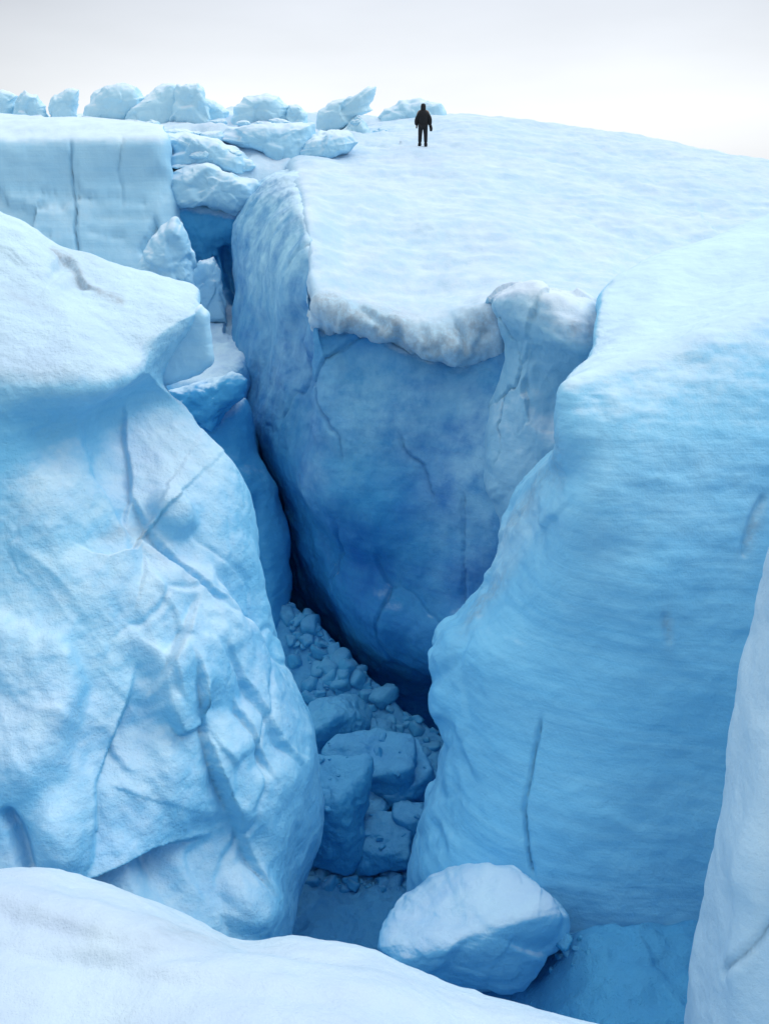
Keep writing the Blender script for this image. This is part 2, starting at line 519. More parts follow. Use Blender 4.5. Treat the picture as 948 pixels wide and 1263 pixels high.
nx, ny = 330, 420
GX, GY = np.meshgrid(np.linspace(-5, 8, nx), np.linspace(2, 24, ny))
Vf = np.stack([GX.ravel(), GY.ravel(), floor_z(GX, GY).ravel()], -1)
ii = np.arange(nx * ny).reshape(ny, nx)
Ff = np.stack([ii[:-1, :-1], ii[:-1, 1:], ii[1:, 1:], ii[1:, :-1]], -1).reshape(-1, 4)
tag(mesh_obj('crevasse_floor', Vf, Ff, M_floor, {'dirt': np.zeros(nx * ny), 'frost_or_light': np.zeros(nx * ny)}), kind='structure')

# ------------------------------------------------------------------ near snow bank
bank = loft('snow_bank', [
    [(-1400, 1190, 4.80), (-250, 1180, 4.6), (0, 1200, 4.5), (45, 1200, 4.5), (100, 1210, 4.5), (180, 1240, 4.5), (240, 1260, 4.5), (310, 1290, 4.4), (370, 1290, 4.4), (430, 1300, 4.3), (500, 1330, 4.2), (600, 1370, 4.1), (690, 1400, 4.0), (760, 1420, 3.9), (900, 1500, 3.8), (1500, 1920, 3.00)],
    [(-1400, 1090, 4.10), (-250, 1080, 3.9), (0, 1083, 3.85), (45, 1079, 3.85), (100, 1092, 3.8), (180, 1115, 3.7), (240, 1140, 3.65), (310, 1166, 3.6), (370, 1163, 3.6), (430, 1174, 3.55), (500, 1202, 3.45), (600, 1232, 3.4), (690, 1257, 3.3), (760, 1280, 3.2), (900, 1330, 3.1), (1500, 1750, 2.30)],
    [(-1400, 1088, 3.80), (-250, 1078, 3.6), (0, 1076, 3.55), (45, 1073, 3.55), (100, 1085, 3.5), (180, 1110, 3.4), (240, 1135, 3.35), (310, 1161, 3.3), (370, 1157, 3.3), (430, 1168, 3.25), (500, 1196, 3.15), (600, 1226, 3.1), (690, 1251, 3.0), (760, 1275, 2.9), (900, 1325, 2.8), (1500, 1745, 2.00)],
    [(-1400, 1130, 3.40), (-250, 1120, 3.2), (0, 1110, 3.2), (45, 1112, 3.18), (100, 1125, 3.1), (180, 1150, 3.0), (240, 1168, 2.98), (310, 1185, 2.97), (370, 1192, 2.95), (430, 1206, 2.9), (500, 1225, 2.85), (600, 1255, 2.8), (690, 1280, 2.7), (760, 1310, 2.6), (900, 1360, 2.5), (1500, 1780, 1.70)],
    [(-1400, 1220, 2.90), (-250, 1210, 2.7), (0, 1200, 2.7), (45, 1200, 2.7), (100, 1205, 2.7), (180, 1215, 2.65), (240, 1225, 2.6), (310, 1240, 2.55), (370, 1255, 2.5), (430, 1270, 2.45), (500, 1290, 2.4), (600, 1320, 2.35), (690, 1350, 2.3), (760, 1380, 2.2), (900, 1430, 2.1), (1500, 1850, 1.30)],
    [(-1400, 1510, 1.90), (-250, 1500, 1.7), (0, 1500, 1.7), (45, 1500, 1.7), (100, 1500, 1.7), (180, 1500, 1.7), (240, 1500, 1.65), (310, 1500, 1.6), (370, 1500, 1.6), (430, 1510, 1.6), (500, 1530, 1.55), (600, 1550, 1.5), (690, 1570, 1.5), (760, 1600, 1.4), (900, 1650, 1.4), (1500, 2070, 0.60)],
], 520, 260, M_snow, rough=[('fbm', 1.4, .10), ('fbm', .45, .03), ('fbm', .15, .006), ('facet', .5, .015)],
    feats=[('bulge', (120, 1140), 190, 22, 14, .05), ('bulge', (330, 1210), 240, 22, 8, .05), ('crack', [(0, 1180), (150, 1195), (330, 1178), (470, 1190)], 12, .03)],
    dirt=[(225, 1163, 100, 16, 4, .34), (185, 1146, 50, 9, -6, .26), (310, 1168, 60, 6, 2, .2)], core=(0, 2.6, -3), wob=4)
tag(bank, 'smooth white snow bank with a faint grey stain, lowest of all', 'snow bank', kind='structure')

# ------------------------------------------------------------------ great weathered mass across from the banded wall
left = loft('ice_ridge', [
    [(-260, 290, 15), (0, 330, 15), (80, 350, 15.4), (140, 385, 15.2), (160, 400, 15.2), (170, 420, 15.2), (178, 440, 15.2), (185, 460, 15.2)],
    [(-260, 180, 11.6), (0, 258, 12.0), (35, 275, 12.1), (75, 305, 12.3), (140, 335, 12.5), (180, 343, 12.7), (228, 350, 12.9), (247, 372, 13.3)],
    [(-260, 300, 10.5), (0, 335, 10.8), (60, 350, 11.0), (110, 375, 11.2), (160, 385, 11.2), (205, 386, 11.3), (242, 380, 11.9), (215, 400, 14.4)],
    [(-260, 390, 9.7), (0, 410, 9.9), (60, 415, 10.1), (110, 408, 10.4), (150, 412, 10.7), (180, 424, 10.7), (240, 396, 11.7), (190, 420, 14.4)],
    [(-260, 455, 9.2), (0, 470, 9.4), (60, 480, 9.5), (110, 480, 9.7), (160, 474, 10.1), (190, 464, 10.6), (199, 466, 11.6), (150, 475, 13.8)],
    [(-260, 520, 9.2), (0, 530, 9.35), (60, 525, 9.85), (110, 512, 10.3), (150, 502, 10.9), (185, 490, 11.3), (226, 503, 11.8), (190, 520, 14.0)],
    [(-260, 620, 8.8), (0, 630, 9.0), (60, 640, 9.1), (110, 645, 9.4), (155, 625, 9.9), (215, 600, 10.4), (277, 593, 11.2), (282, 600, 13.0)],
    [(-260, 730, 8.3), (0, 740, 8.5), (70, 735, 8.6), (130, 730, 8.9), (190, 715, 9.3), (252, 700, 9.9), (308, 692, 10.7), (300, 700, 12.5)],
    [(-260, 840, 7.7), (0, 850, 7.9), (90, 850, 8.0), (170, 840, 8.3), (245, 830, 8.7), (295, 820, 9.2), (342, 812, 10.1), (335, 825, 12.0)],
    [(-260, 940, 7.1), (0, 950, 7.3), (100, 950, 7.4), (190, 950, 7.7), (270, 950, 8.1), (340, 940, 8.6), (384, 930, 9.5), (378, 945, 11.5)],
    [(-260, 1030, 6.7), (0, 1040, 6.9), (100, 1045, 7.0), (190, 1045, 7.2), (270, 1045, 7.6), (345, 1035, 8.1), (386, 1018, 9.0), (390, 1030, 11.0)],
    [(-260, 1110, 6.4), (0, 1120, 6.5), (100, 1130, 6.6), (190, 1130, 6.8), (270, 1140, 7.1), (335, 1135, 7.5), (361, 1108, 8.4), (368, 1115, 10.0)],
    [(-260, 1330, 5.9), (0, 1330, 6.0), (100, 1330, 6.1), (190, 1330, 6.2), (270, 1330, 6.4), (335, 1320, 6.8), (362, 1290, 7.6), (368, 1290, 9.0)],
], 420, 680, M_left,
    rough=[('fbm', 2.2, .20), ('along', .9, .09, at(380, 950, 9.3) - at(160, 650, 9.9), [(120, 800, 260, 330, 0, 1), (60, 360, 200, 60, 0, .2)]), ('facet', 1.5, .10, (1, 1, .6)), ('fbm', .25, .016, (1, 1, .5)), ('fbm', .09, .006), ('chisel', 1.9, .42, (1, 1, .45), [(140, 880, 300, 300, 0, 1), (70, 600, 120, 120, 0, .6)]), ('chisel', .55, .09, (1, 1, .4), [(260, 930, 150, 260, -20, 1)]), ('plates', 2.2, .05, (1, 1, .5)), ('fbm', .4, .02), ('fbm', .1, .004)],
    feats=[('step', [(66, 306), (90, 325), (105, 345), (125, 362)], 30, -0.145, 2.0),
           ('step', [(162, 490), (158, 540), (162, 590), (158, 660)], 60, -0.169, 2.0),
           ('bulge', (215, 630), 22, 30, -35, .30),
           ('step', [(80, 665), (128, 690), (165, 680), (175, 662), (205, 690), (240, 720), (300, 780)], 60, 0.241, 2.0),
           ('step', [(150, 590), (195, 660), (235, 700), (300, 765)], 34, -0.241, 2.2),
           ('step', [(245, 730), (215, 800), (180, 870)], 50, -0.241, 2.8),
           ('step', [(196, 835), (208, 880), (225, 905), (252, 895), (248, 830)], 34, -0.241, 2.0),
           ('step', [(225, 780), (250, 880), (262, 930), (285, 985), (312, 1045), (350, 1130)], 40, -0.362, 2.0),
           ('step', [(265, 780), (310, 850), (335, 890), (380, 960)], 26, -0.217, 2.0),
           ('step', [(285, 840), (315, 905), (350, 975)], 22, -0.169, 2.0),
           ('step', [(90, 1120), (116, 1050), (120, 970), (150, 900), (175, 800)], 60, -0.241, 2.0),
           ('bulge', (225, 855), 30, 55, -10, .14),
           ('step', [(60, 1110), (150, 1070), (200, 1052), (280, 1030)], 70, -0.724, 2.5),
           ('bulge', (320, 1115), 34, 40, -20, .22),
           ('crack', [(8, 990), (25, 1020), (40, 1080)], 9, .25),
           ('bulge', (80, 1030), 30, 50, 0, .2),
           ],
    dirt=[(150, 655, 26, 10, -20, .5), (205, 700, 70, 5, 42, .35), (30, 365, 60, 12, 10, .16), (95, 320, 40, 10, 35, .3), (100, 345, 40, 18, 30, .2)],
    frost_or_light=[(225, 560, 60, 110, -10, .55), (50, 440, 150, 50, 0, 1), (130, 380, 180, 70, 10, 1), (225, 700, 60, 90, -30, .5), (85, 620, 20, 26, 0, .8), (60, 1030, 60, 60, 0, .4)],
    dirtlines=[([(66, 306), (90, 325), (105, 345), (125, 362), (150, 372)], 5, .8), ([(0, 352), (40, 372), (70, 385)], 8, .3)],
    bare=[(70, 345, 240, 70, 18, -.5), (60, 440, 150, 40, 0, -.35)], core=(-6.5, 13.5, 6.5))
tag(left, 'long weathered ice ridge with white ledge on top, facing the banded blue wall', 'ice ridge', kind='thing')

# ------------------------------------------------------------------ banded wall
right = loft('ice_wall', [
    [(742, 480, 17), (745, 440, 18), (800, 400, 20), (880, 350, 22), (950, 320, 23), (1050, 290, 24), (1250, 240, 25)],
    [(742, 420, 15), (745, 362, 15.6), (800, 325, 17.2), (880, 293, 18.6), (950, 265, 19.8), (1050, 225, 21), (1250, 150, 23)],
    [(738, 445, 13.4), (736, 425, 12.8), (800, 385, 13.4), (870, 360, 14.3), (950, 325, 15.2), (1050, 290, 16), (1250, 240, 17)],
    [(706, 476, 12.4), (702, 470, 11.2), (745, 446, 11.5), (815, 424, 11.9), (885, 394, 12.3), (950, 366, 12.8), (1250, 285, 13)],
    [(700, 482, 12.2), (697, 478, 10.7), (745, 454, 10.9), (815, 434, 11.2), (885, 404, 11.5), (950, 380, 11.8), (1250, 290, 12.5)],
    [(700, 505, 12.2), (693, 505, 10.5), (745, 490, 10.5), (815, 472, 10.7), (885, 450, 10.9), (950, 428, 11.1), (1250, 350, 11.5)],
    [(692, 545, 12.6), (690, 556, 10.4), (745, 560, 10.0), (815, 555, 10.0), (885, 545, 10.1), (950, 530, 10.2), (1250, 470, 10.4)],
    [(640, 612, 13.0), (648, 612, 11.6), (700, 625, 9.9), (800, 640, 9.6), (885, 635, 9.6), (950, 625, 9.7), (1250, 590, 9.8)],
    [(618, 682, 12.9), (622, 684, 11.4), (680, 695, 9.9), (780, 715, 9.3), (885, 715, 9.2), (950, 710, 9.2), (1250, 690, 9.2)],
    [(582, 748, 12.4), (586, 750, 11.0), (640, 770, 9.8), (750, 795, 9.1), (885, 800, 8.85), (950, 800, 8.8), (1250, 790, 8.7)],
    [(548, 784, 12.0), (547, 788, 10.5), (600, 815, 9.6), (720, 870, 8.8), (885, 880, 8.5), (950, 880, 8.4), (1250, 880, 8.2)],
    [(538, 850, 11.6), (541, 848, 10.3), (590, 880, 9.4), (710, 940, 8.5), (885, 960, 8.15), (950, 960, 8.0), (1250, 960, 7.8)],
    [(552, 905, 11.2), (551, 908, 10.0), (585, 945, 9.1), (700, 1010, 8.2), (885, 1030, 7.85), (950, 1030, 7.7), (1250, 1040, 7.4)],
    [(540, 965, 10.8), (540, 968, 9.6), (570, 1010, 8.7), (690, 1070, 7.95), (885, 1090, 7.6), (950, 1090, 7.4), (1250, 1110, 7.0)],
    [(520, 1030, 10.3), (518, 1034, 9.1), (560, 1080, 8.3), (690, 1130, 7.7), (885, 1150, 7.35), (950, 1150, 7.2), (1250, 1180, 6.7)],
    [(500, 1150, 9.8), (500, 1160, 8.8), (560, 1200, 7.9), (690, 1230, 7.4), (885, 1250, 7.05), (950, 1250, 6.9), (1250, 1290, 6.3)],
    [(500, 1290, 9.2), (500, 1290, 8.4), (560, 1320, 7.5), (690, 1340, 7.0), (885, 1360, 6.7), (950, 1360, 6.5), (1250, 1400, 6.0)],
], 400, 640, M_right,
    rough=[('fbm', 2.4, .16), ('fbm', .6, .04, (.4, .4, 1.6)), ('facet', 1.5, .07), ('along', .35, .016, (1, .1, -.2)), ('fbm', .1, .008, (.3, .3, 2)), ('chisel', .7, .16, (1, 1, .7), [(610, 690, 50, 150, 35, 1), (548, 900, 36, 170, 0, 1)]), ('chisel', .28, .05, (1, 1, .7), [(610, 690, 40, 150, 35, 1), (540, 900, 26, 170, 0, 1)])],
    feats=[ ('crack', [(668, 880), (662, 905), (657, 930), (655, 960), (648, 1000), (653, 1050), (660, 1090)], 1.9, .12),
           ('crack', [(945, 610), (928, 640), (920, 670), (918, 690)], 4, .06), ('crack', [(820, 755), (822, 795)], 5, .03),
           ('ridge', [(690, 560), (650, 640), (600, 740), (560, 780)], 12, .08),
           ('step', [(668, 640), (625, 715), (585, 770)], 20, -.05),
           ('bulge', (548, 800), 12, 30, 10, .10), ('bulge', (548, 860), 12, 26, 0, .10),
           ('step', [(562, 870), (575, 930), (592, 970)], 20, -.10), ('step', [(530, 1000), (555, 1060)], 20, -.08),
           ('step', [(760, 448), (850, 464), (1000, 490)], 20, .02, 8), ('step', [(660, 560), (830, 590), (1000, 640)], 40, .02, 8),
           ('step', [(660, 940), (800, 1030), (920, 1080)], 40, .025, 8), ('step', [(660, 680), (850, 735), (1000, 750)], 40, .02, 8)],
    dirt=[(822, 775, 7, 24, 0, .5), (930, 650, 9, 40, 20, .5), (600, 740, 50, 9, -50, .6), (655, 620, 60, 10, -60, .6), (690, 560, 10, 50, 0, .4)],
    frost_or_light=[(840, 560, 300, 150, 0, .38), (640, 660, 70, 26, -58, .9), (780, 420, 130, 26, -22, .9), (700, 465, 30, 20, -30, .9)],  # broad first blob paints light onto the upper wall; the rest is pale ice
    core=(7, 16, -4), wob=5, bare=[(560, 800, 70, 50, 0, .7), (640, 700, 60, 50, -50, .3), (860, 355, 220, 60, -25, -.25)])
tag(right, 'broad pale blue ice wall with fine slanting bands and snowy top', 'ice wall', kind='thing')

# ------------------------------------------------------------------ white rib at the frame's edge
rib = loft('ice_rib', [
    [(1130, 560, 11), (1150, 520, 10.5), (1200, 500, 10), (1350, 470, 10), (2100, 380, 10.5)],
    [(1075, 480, 9.6), (1085, 450, 9.0), (1120, 425, 8.4), (1300, 390, 8.2), (2100, 300, 8.8)],
    [(1030, 455, 8.2), (1035, 440, 7.5), (1070, 435, 6.9), (1270, 410, 6.6), (2100, 340, 7.2)],
    [(1010, 480, 7.2), (1000, 500, 6.4), (1040, 520, 5.8), (1250, 500, 5.4), (2100, 470, 6.0)],
    [(985, 600, 7.0), (968, 602, 6.2), (1000, 610, 5.6), (1250, 600, 5.2), (2100, 570, 5.8)],
    [(955, 690, 6.8), (942, 692, 6.0), (975, 700, 5.4), (1250, 700, 5.0), (2100, 670, 5.6)],
    [(928, 790, 6.6), (924, 790, 5.8), (960, 800, 5.2), (1250, 800, 4.8), (2100, 770, 5.4)],
    [(908, 890, 6.4), (905, 890, 5.6), (945, 900, 5.0), (1250, 900, 4.6), (2100, 870, 5.2)],
    [(896, 985, 6.2), (894, 985, 5.4), (935, 995, 4.85), (1250, 1000, 4.4), (2100, 970, 5.0)],
    [(880, 1085, 6.0), (877, 1085, 5.25), (920, 1100, 4.7), (1250, 1100, 4.2), (2100, 1070, 4.8)],
    [(862, 1180, 5.9), (859, 1182, 5.1), (905, 1200, 4.55), (1250, 1200, 4.0), (2100, 1170, 4.6)],
    [(846, 1265, 5.8), (843, 1268, 5.0), (890, 1290, 4.4), (1250, 1300, 3.8), (2100, 1270, 4.4)],
    [(820, 1480, 5.4), (820, 1480, 4.6), (870, 1500, 4.0), (1250, 1500, 3.4), (2100, 1470, 4.0)],
], 330, 460, M_snow, rough=[('fbm', 1.2, .10), ('fbm', .25, .015), ('facet', .7, .05)],
    feats=[('crack', [(885, 1205), (905, 1185), (935, 1160), (960, 1130)], 4, .08), ('bulge', (925, 1100), 20, 140, 8, .08)], core=(5.5, 6.5, -4))
tag(rib, 'smooth white ice rib with one short slanting crack, cut by the frame edge', 'ice rib', kind='thing')

# ------------------------------------------------------------------ snowy rise with the person
hill_rows = [
    [(340, 215, 60), (340, 190, 60), (435, 190, 60), (500, 185, 62), (555, 185, 62), (620, 190, 62), (700, 200, 60), (800, 215, 58), (948, 240, 56), (1300, 300, 50)],
    [(352, 200, 37), (365, 178, 36), (435, 166, 36), (500, 152, 37), (555, 148, 37), (620, 153, 36.5), (700, 165, 36), (800, 180, 35), (948, 207, 34), (1300, 270, 32)],
    [(358, 225, 29.4), (362, 203, 29), (430, 185, 31), (500, 175, 32.5), (560, 174, 32.5), (620, 182, 32), (700, 195, 31.5), (800, 212, 31), (948, 232, 30), (1300, 290, 28)],
    [(364, 250, 26.3), (364, 224, 26), (430, 212, 27.5), (500, 215, 27.5), (560, 218, 27.5), (620, 226, 27.3), (700, 240, 27), (800, 252, 27), (948, 262, 27), (1300, 320, 25)],
    [(374, 300, 22.7), (371, 254, 22.6), (430, 255, 23), (500, 262, 23), (560, 268, 23), (620, 275, 23), (700, 290, 23), (800, 300, 23.2), (948, 300, 24), (1300, 350, 22)],
    [(381, 350, 19.9), (377, 305, 19.6), (430, 310, 19.8), (500, 322, 19.8), (560, 325, 19.8), (620, 325, 19.8), (700, 340, 19.6), (800, 350, 20), (948, 350, 21), (1300, 390, 20)],
    [(386, 385, 18.2), (382, 352, 18.0), (430, 354, 18.0), (480, 370, 17.8), (520, 380, 17.6), (560, 378, 17.6), (612, 362, 17.8), (800, 400, 18), (948, 420, 19), (1300, 450, 19)],
    [(389, 398, 17.8), (386, 368, 17.5), (430, 366, 17.4), (480, 385, 17.1), (520, 398, 16.9), (560, 394, 16.9), (612, 376, 17.0), (800, 430, 17.6), (948, 450, 18.5), (1300, 480, 19)],
    [(391, 404, 17.8), (388, 384, 17.3), (430, 392, 17.1), (480, 412, 16.8), (520, 430, 16.55), (570, 434, 16.5), (618, 410, 16.7), (800, 470, 17.4), (948, 500, 18.5), (1300, 520, 19)],
    [(392, 410, 18.0), (390, 398, 17.5), (430, 408, 17.4), (480, 424, 17.1), (520, 444, 16.9), (575, 450, 16.8), (618, 432, 16.9), (800, 500, 17.6), (948, 530, 18.5), (1300, 560, 19)],
    [(394, 412, 19.0), (392, 402, 18.5), (430, 407, 18.5), (480, 423, 18.5), (520, 442, 18.4), (575, 447, 18.4), (618, 434, 18.4), (800, 520, 18.6), (948, 560, 19), (1300, 600, 20)],
]
RIM = [(420, 392, 50, 26, 8, 1), (480, 410, 50, 26, 15, 1), (545, 432, 60, 30, 5, 1), (598, 418, 30, 40, 0, 1)]
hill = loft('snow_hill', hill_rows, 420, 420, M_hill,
            rough=[('fbm', 3.0, .26), ('along', 1.2, .10, (1, .15, -.05)), ('fbm', 1.1, .09), ('facet', 1.6, .07), ('fbm', .3, .010), ('chisel', .6, .20, (1, 1, .7), RIM), ('fbm', .35, .13, (1, 1, 1), RIM), ('fbm', .1, .04, (1, 1, 1), RIM), ('chisel', .2, .05, (1, 1, 1), RIM)],
            feats=[('step', [(856, 235), (864, 275), (880, 292), (915, 285), (950, 262)], 24, .22, 5), ('step', [(680, 250), (745, 288), (795, 322)], 30, .12, 6),
                   ('crack', [(440, 375), (470, 400), (500, 425)], 5, .12), ('crack', [(560, 395), (575, 420), (570, 445)], 4, .12),
                   ('bulge', (500, 300), 90, 30, 10, -.15)],
            dirt=[(430, 388, 60, 24, 8, .9), (540, 425, 90, 28, -4, .85), (595, 400, 34, 22, -20, .95), (402, 372, 24, 14, 0, 1), (480, 404, 40, 24, 15, .9)],
            frost_or_light=[(450, 388, 90, 26, 10, 1), (560, 425, 90, 34, 0, 1)], wob=7)
tag(hill, 'gentle snowy rise that the dark figure stands on', 'snow hill', kind='structure')

# ------------------------------------------------------------------ wall under the dirty rim, running back to the narrow end
backw = loft('ice_cliff', [
    [(298, 236, 34.5), (302, 240, 29.5), (322, 222, 29), (348, 208, 29), (376, 205, 29), (394, 290, 22), (394, 380, 18.8), (450, 400, 18.6), (520, 425, 18.4), (580, 425, 18.4), (640, 425, 18.4)],
    [(290, 262, 31.0), (294, 266, 26), (312, 256, 25.2), (340, 250, 23.8), (368, 272, 21.4), (387, 345, 18.5), (398, 400, 17.5), (450, 420, 17.15), (520, 448, 16.85), (580, 450, 16.8), (640, 440, 16.5)],
    [(288, 286, 30.2), (292, 290, 25.2), (310, 295, 23.9), (337, 300, 21.8), (366, 330, 19.6), (388, 385, 17.6), (402, 425, 17.2), (450, 445, 17.05), (520, 475, 16.7), (580, 490, 16.4), (640, 500, 16.0)],
    [(293, 376, 29.4), (297, 380, 24.4), (314, 395, 22.6), (335, 400, 20.8), (362, 415, 19), (388, 440, 17.4), (410, 475, 16.9), (455, 500, 16.8), (520, 530, 16.4), (580, 545, 15.9), (640, 555, 15.4)],
    [(294, 456, 28.4), (298, 460, 23.4), (318, 480, 21.6), (340, 490, 20), (368, 510, 18.4), (395, 535, 17.1), (420, 560, 16.5), (462, 580, 16.3), (520, 600, 16.0), (580, 610, 15.4), (640, 610, 14.9)],
    [(296, 496, 27.6), (300, 500, 22.6), (316, 530, 20.8), (340, 565, 19.2), (372, 600, 17.8), (402, 620, 16.8), (430, 635, 16.2), (470, 650, 15.9), (525, 665, 15.6), (580, 670, 15.0), (640, 670, 14.6)],
    [(302, 516, 27.4), (306, 520, 22.4), (322, 560, 20.9), (347, 610, 19.4), (380, 645, 18.0), (412, 665, 17.5), (440, 680, 16.7), (480, 705, 16.2), (530, 730, 15.4), (580, 730, 14.8), (640, 730, 14.8)],
    [(324, 566, 26.8), (328, 570, 21.8), (340, 612, 20.2), (362, 665, 18.6), (394, 705, 17.6), (424, 735, 16.6), (450, 755, 16.0), (490, 780, 15.4), (535, 800, 14.8), (585, 800, 14.0), (640, 800, 14)],
    [(336, 616, 26.0), (340, 620, 21), (351, 668, 19.4), (374, 730, 18.8), (406, 775, 18.2), (432, 810, 17.6), (458, 838, 17.2), (495, 850, 17.0), (540, 850, 16.8), (585, 860, 16.6), (640, 860, 16.5)],
    [(342, 676, 25.0), (346, 680, 20), (355, 720, 19.8), (380, 778, 19.2), (414, 835, 18.8), (440, 870, 18.4), (466, 905, 18.2), (500, 915, 18.2), (545, 915, 18.0), (590, 920, 18.0), (640, 920, 18.0)],
    [(342, 796, 25.0), (346, 800, 20), (355, 820, 20.0), (380, 870, 19.4), (414, 920, 19.0), (440, 950, 18.8), (466, 985, 18.6), (500, 1000, 18.6), (545, 1010, 18.6), (590, 1010, 18.6), (640, 1010, 18.6)],
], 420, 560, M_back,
    rough=[('fbm', 2.6, .34), ('facet', 2.2, .20, (1, 1, .5)), ('facet', .8, .035), ('plates', 2.6, .10, (1, 1, .4)), ('facet', .45, .03, (1, 1, .5)), ('fbm', .5, .03), ('fbm', .12, .006)],
    feats=[('step', [(487, 530), (500, 555), (520, 575), (535, 620)], 26, -.10), ('crack', [(487, 530), (500, 555), (520, 575), (535, 620)], 1.8, .08), ('crack', [(572, 600), (568, 660), (570, 760)], 1.8, .08),
           ('crack', [(372, 370), (352, 420), (368, 470), (385, 520)], 12, .22), ('ridge', [(384, 360), (388, 440), (396, 520), (410, 570)], 12, .18),
           ('bulge', (400, 590), 26, 40, -20, .15), ('ridge', [(470, 600), (510, 680), (545, 740), (560, 800)], 20, .10)],
    frost_or_light=[(400, 575, 26, 40, 20, .5), (335, 300, 70, 110, 0, 1.2), (345, 420, 44, 110, 0, .6), (420, 500, 24, 80, 0, .35), (590, 560, 70, 170, 0, .75), (480, 500, 130, 80, 0, .75), (430, 560, 50, 60, 0, .35), (310, 440, 24, 60, 0, .4)],  # blobs on the left-facing top paint in light there; the others are pale ice
    core=(2, 26, -4))
tag(backw, 'tall deep blue ice cliff hanging under the dirty rim, undercut at its foot', 'ice cliff', kind='thing')

mid = loft('ice_buttress', [
    [(604, 410, 18.5), (612, 395, 18.5), (640, 385, 18.5), (690, 385, 18.5), (735, 400, 18.5), (770, 420, 18.5)],
    [(604, 385, 17.4), (609, 364, 16.4), (640, 352, 16.2), (690, 357, 15.9), (736, 376, 15.8), (765, 400, 16.4)],
    [(608, 395, 17.0), (613, 378, 15.6), (645, 368, 15.2), (690, 385, 14.7), (738, 408, 14.6), (765, 420, 15.6)],
    [(616, 410, 16.8), (622, 402, 15.6), (650, 405, 15.0), (692, 425, 14.4), (736, 438, 14.4), (755, 445, 15.4)],
    [(622, 440, 16.8), (628, 440, 15.6), (650, 450, 15.1), (690, 470, 14.9), (726, 478, 14.8), (745, 480, 15.4)],
    [(612, 480, 16.6), (619, 482, 15.5), (645, 490, 15.0), (680, 505, 14.8), (715, 510, 14.7), (735, 515, 15.2)],
    [(600, 530, 16.4), (608, 532, 15.3), (635, 540, 14.8), (670, 550, 14.5), (705, 555, 14.4), (730, 560, 14.9)],
    [(598, 580, 16.2), (606, 582, 15.1), (632, 590, 14.6), (668, 600, 14.3), (702, 605, 14.2), (730, 610, 14.7)],
    [(608, 640, 16.0), (616, 642, 14.9), (638, 650, 14.4), (668, 655, 14.1), (702, 660, 14.0), (730, 660, 14.5)],
    [(600, 920, 15), (606, 920, 14), (630, 920, 13.6), (660, 920, 13.4), (700, 920, 13.3), (730, 920, 13.8)],
], 200, 340, M_but, rough=[('fbm', 1.4, .16), ('facet', .9, .10), ('plates', .9, .12, (1, 1, .5)), ('fbm', .2, .03, (.4, .4, 2), [(680, 390, 80, 40, 15, 1)]), ('fbm', .3, .03)],
    feats=[('step', [(620, 385), (660, 398), (700, 425), (725, 440)], 16, .06), ('step', [(630, 372), (680, 382), (718, 402)], 14, .05),
           ('step', [(640, 450), (680, 455), (700, 480)], 30, .06), ('step', [(612, 590), (625, 615)], 20, .06)],
    dirt=[(708, 405, 9, 12, 20, .7), (728, 405, 7, 24, 10, .6), (680, 396, 50, 5, 22, .3), (690, 412, 40, 4, 28, .3)],
    frost_or_light=[(660, 380, 70, 26, 12, 1), (700, 450, 40, 60, 0, .5), (650, 540, 60, 80, 0, .45)], core=(3.3, 19, -4))
tag(mid, 'pale ice buttress with folded grey streaks on its white top', 'ice buttress', kind='thing')

# ------------------------------------------------------------------ slab wall beyond the ridge, left of the black gap
slab = loft('ice_slab', [
    [(170, 500, 20.5), (235, 495, 20.5), (265, 490, 20.5), (288, 500, 20.5), (300, 500, 22.5), (301, 500, 27.5)],
    [(170, 490, 19), (235, 500, 18.8), (262, 510, 18.7), (290, 500, 19), (301, 505, 21.5), (302, 505, 26.5)],
    [(190, 560, 18.3), (245, 560, 18.2), (280, 560, 18.2), (309, 560, 18.6), (318, 562, 21), (319, 562, 26.0)],
    [(210, 640, 17.8), (265, 640, 17.7), (305, 635, 17.7), (337, 625, 18.2), (343, 628, 20), (344, 628, 25.0)],
    [(230, 720, 17.2), (285, 715, 17.2), (325, 705, 17.3), (350, 690, 17.9), (354, 692, 19), (355, 692, 24.0)],
    [(250, 790, 16.6), (300, 785, 16.6), (335, 780, 16.7), (352, 770, 17.2), (356, 770, 18), (357, 770, 23.0)],
    [(260, 900, 15.8), (310, 900, 15.8), (345, 890, 16), (358, 880, 16.4), (362, 880, 17), (363, 880, 22.0)],
], 160, 300, M_slab, rough=[('fbm', 1.5, .16), ('facet', .9, .10), ('fbm', .3, .03)],
    feats=[('crack', [(318, 600), (316, 660), (325, 720), (330, 770)], 8, .15)], core=(-3.5, 20, -4))
tag(slab, 'steep blue ice slab beside the black gap at the crevasse end', 'ice slab', kind='thing')

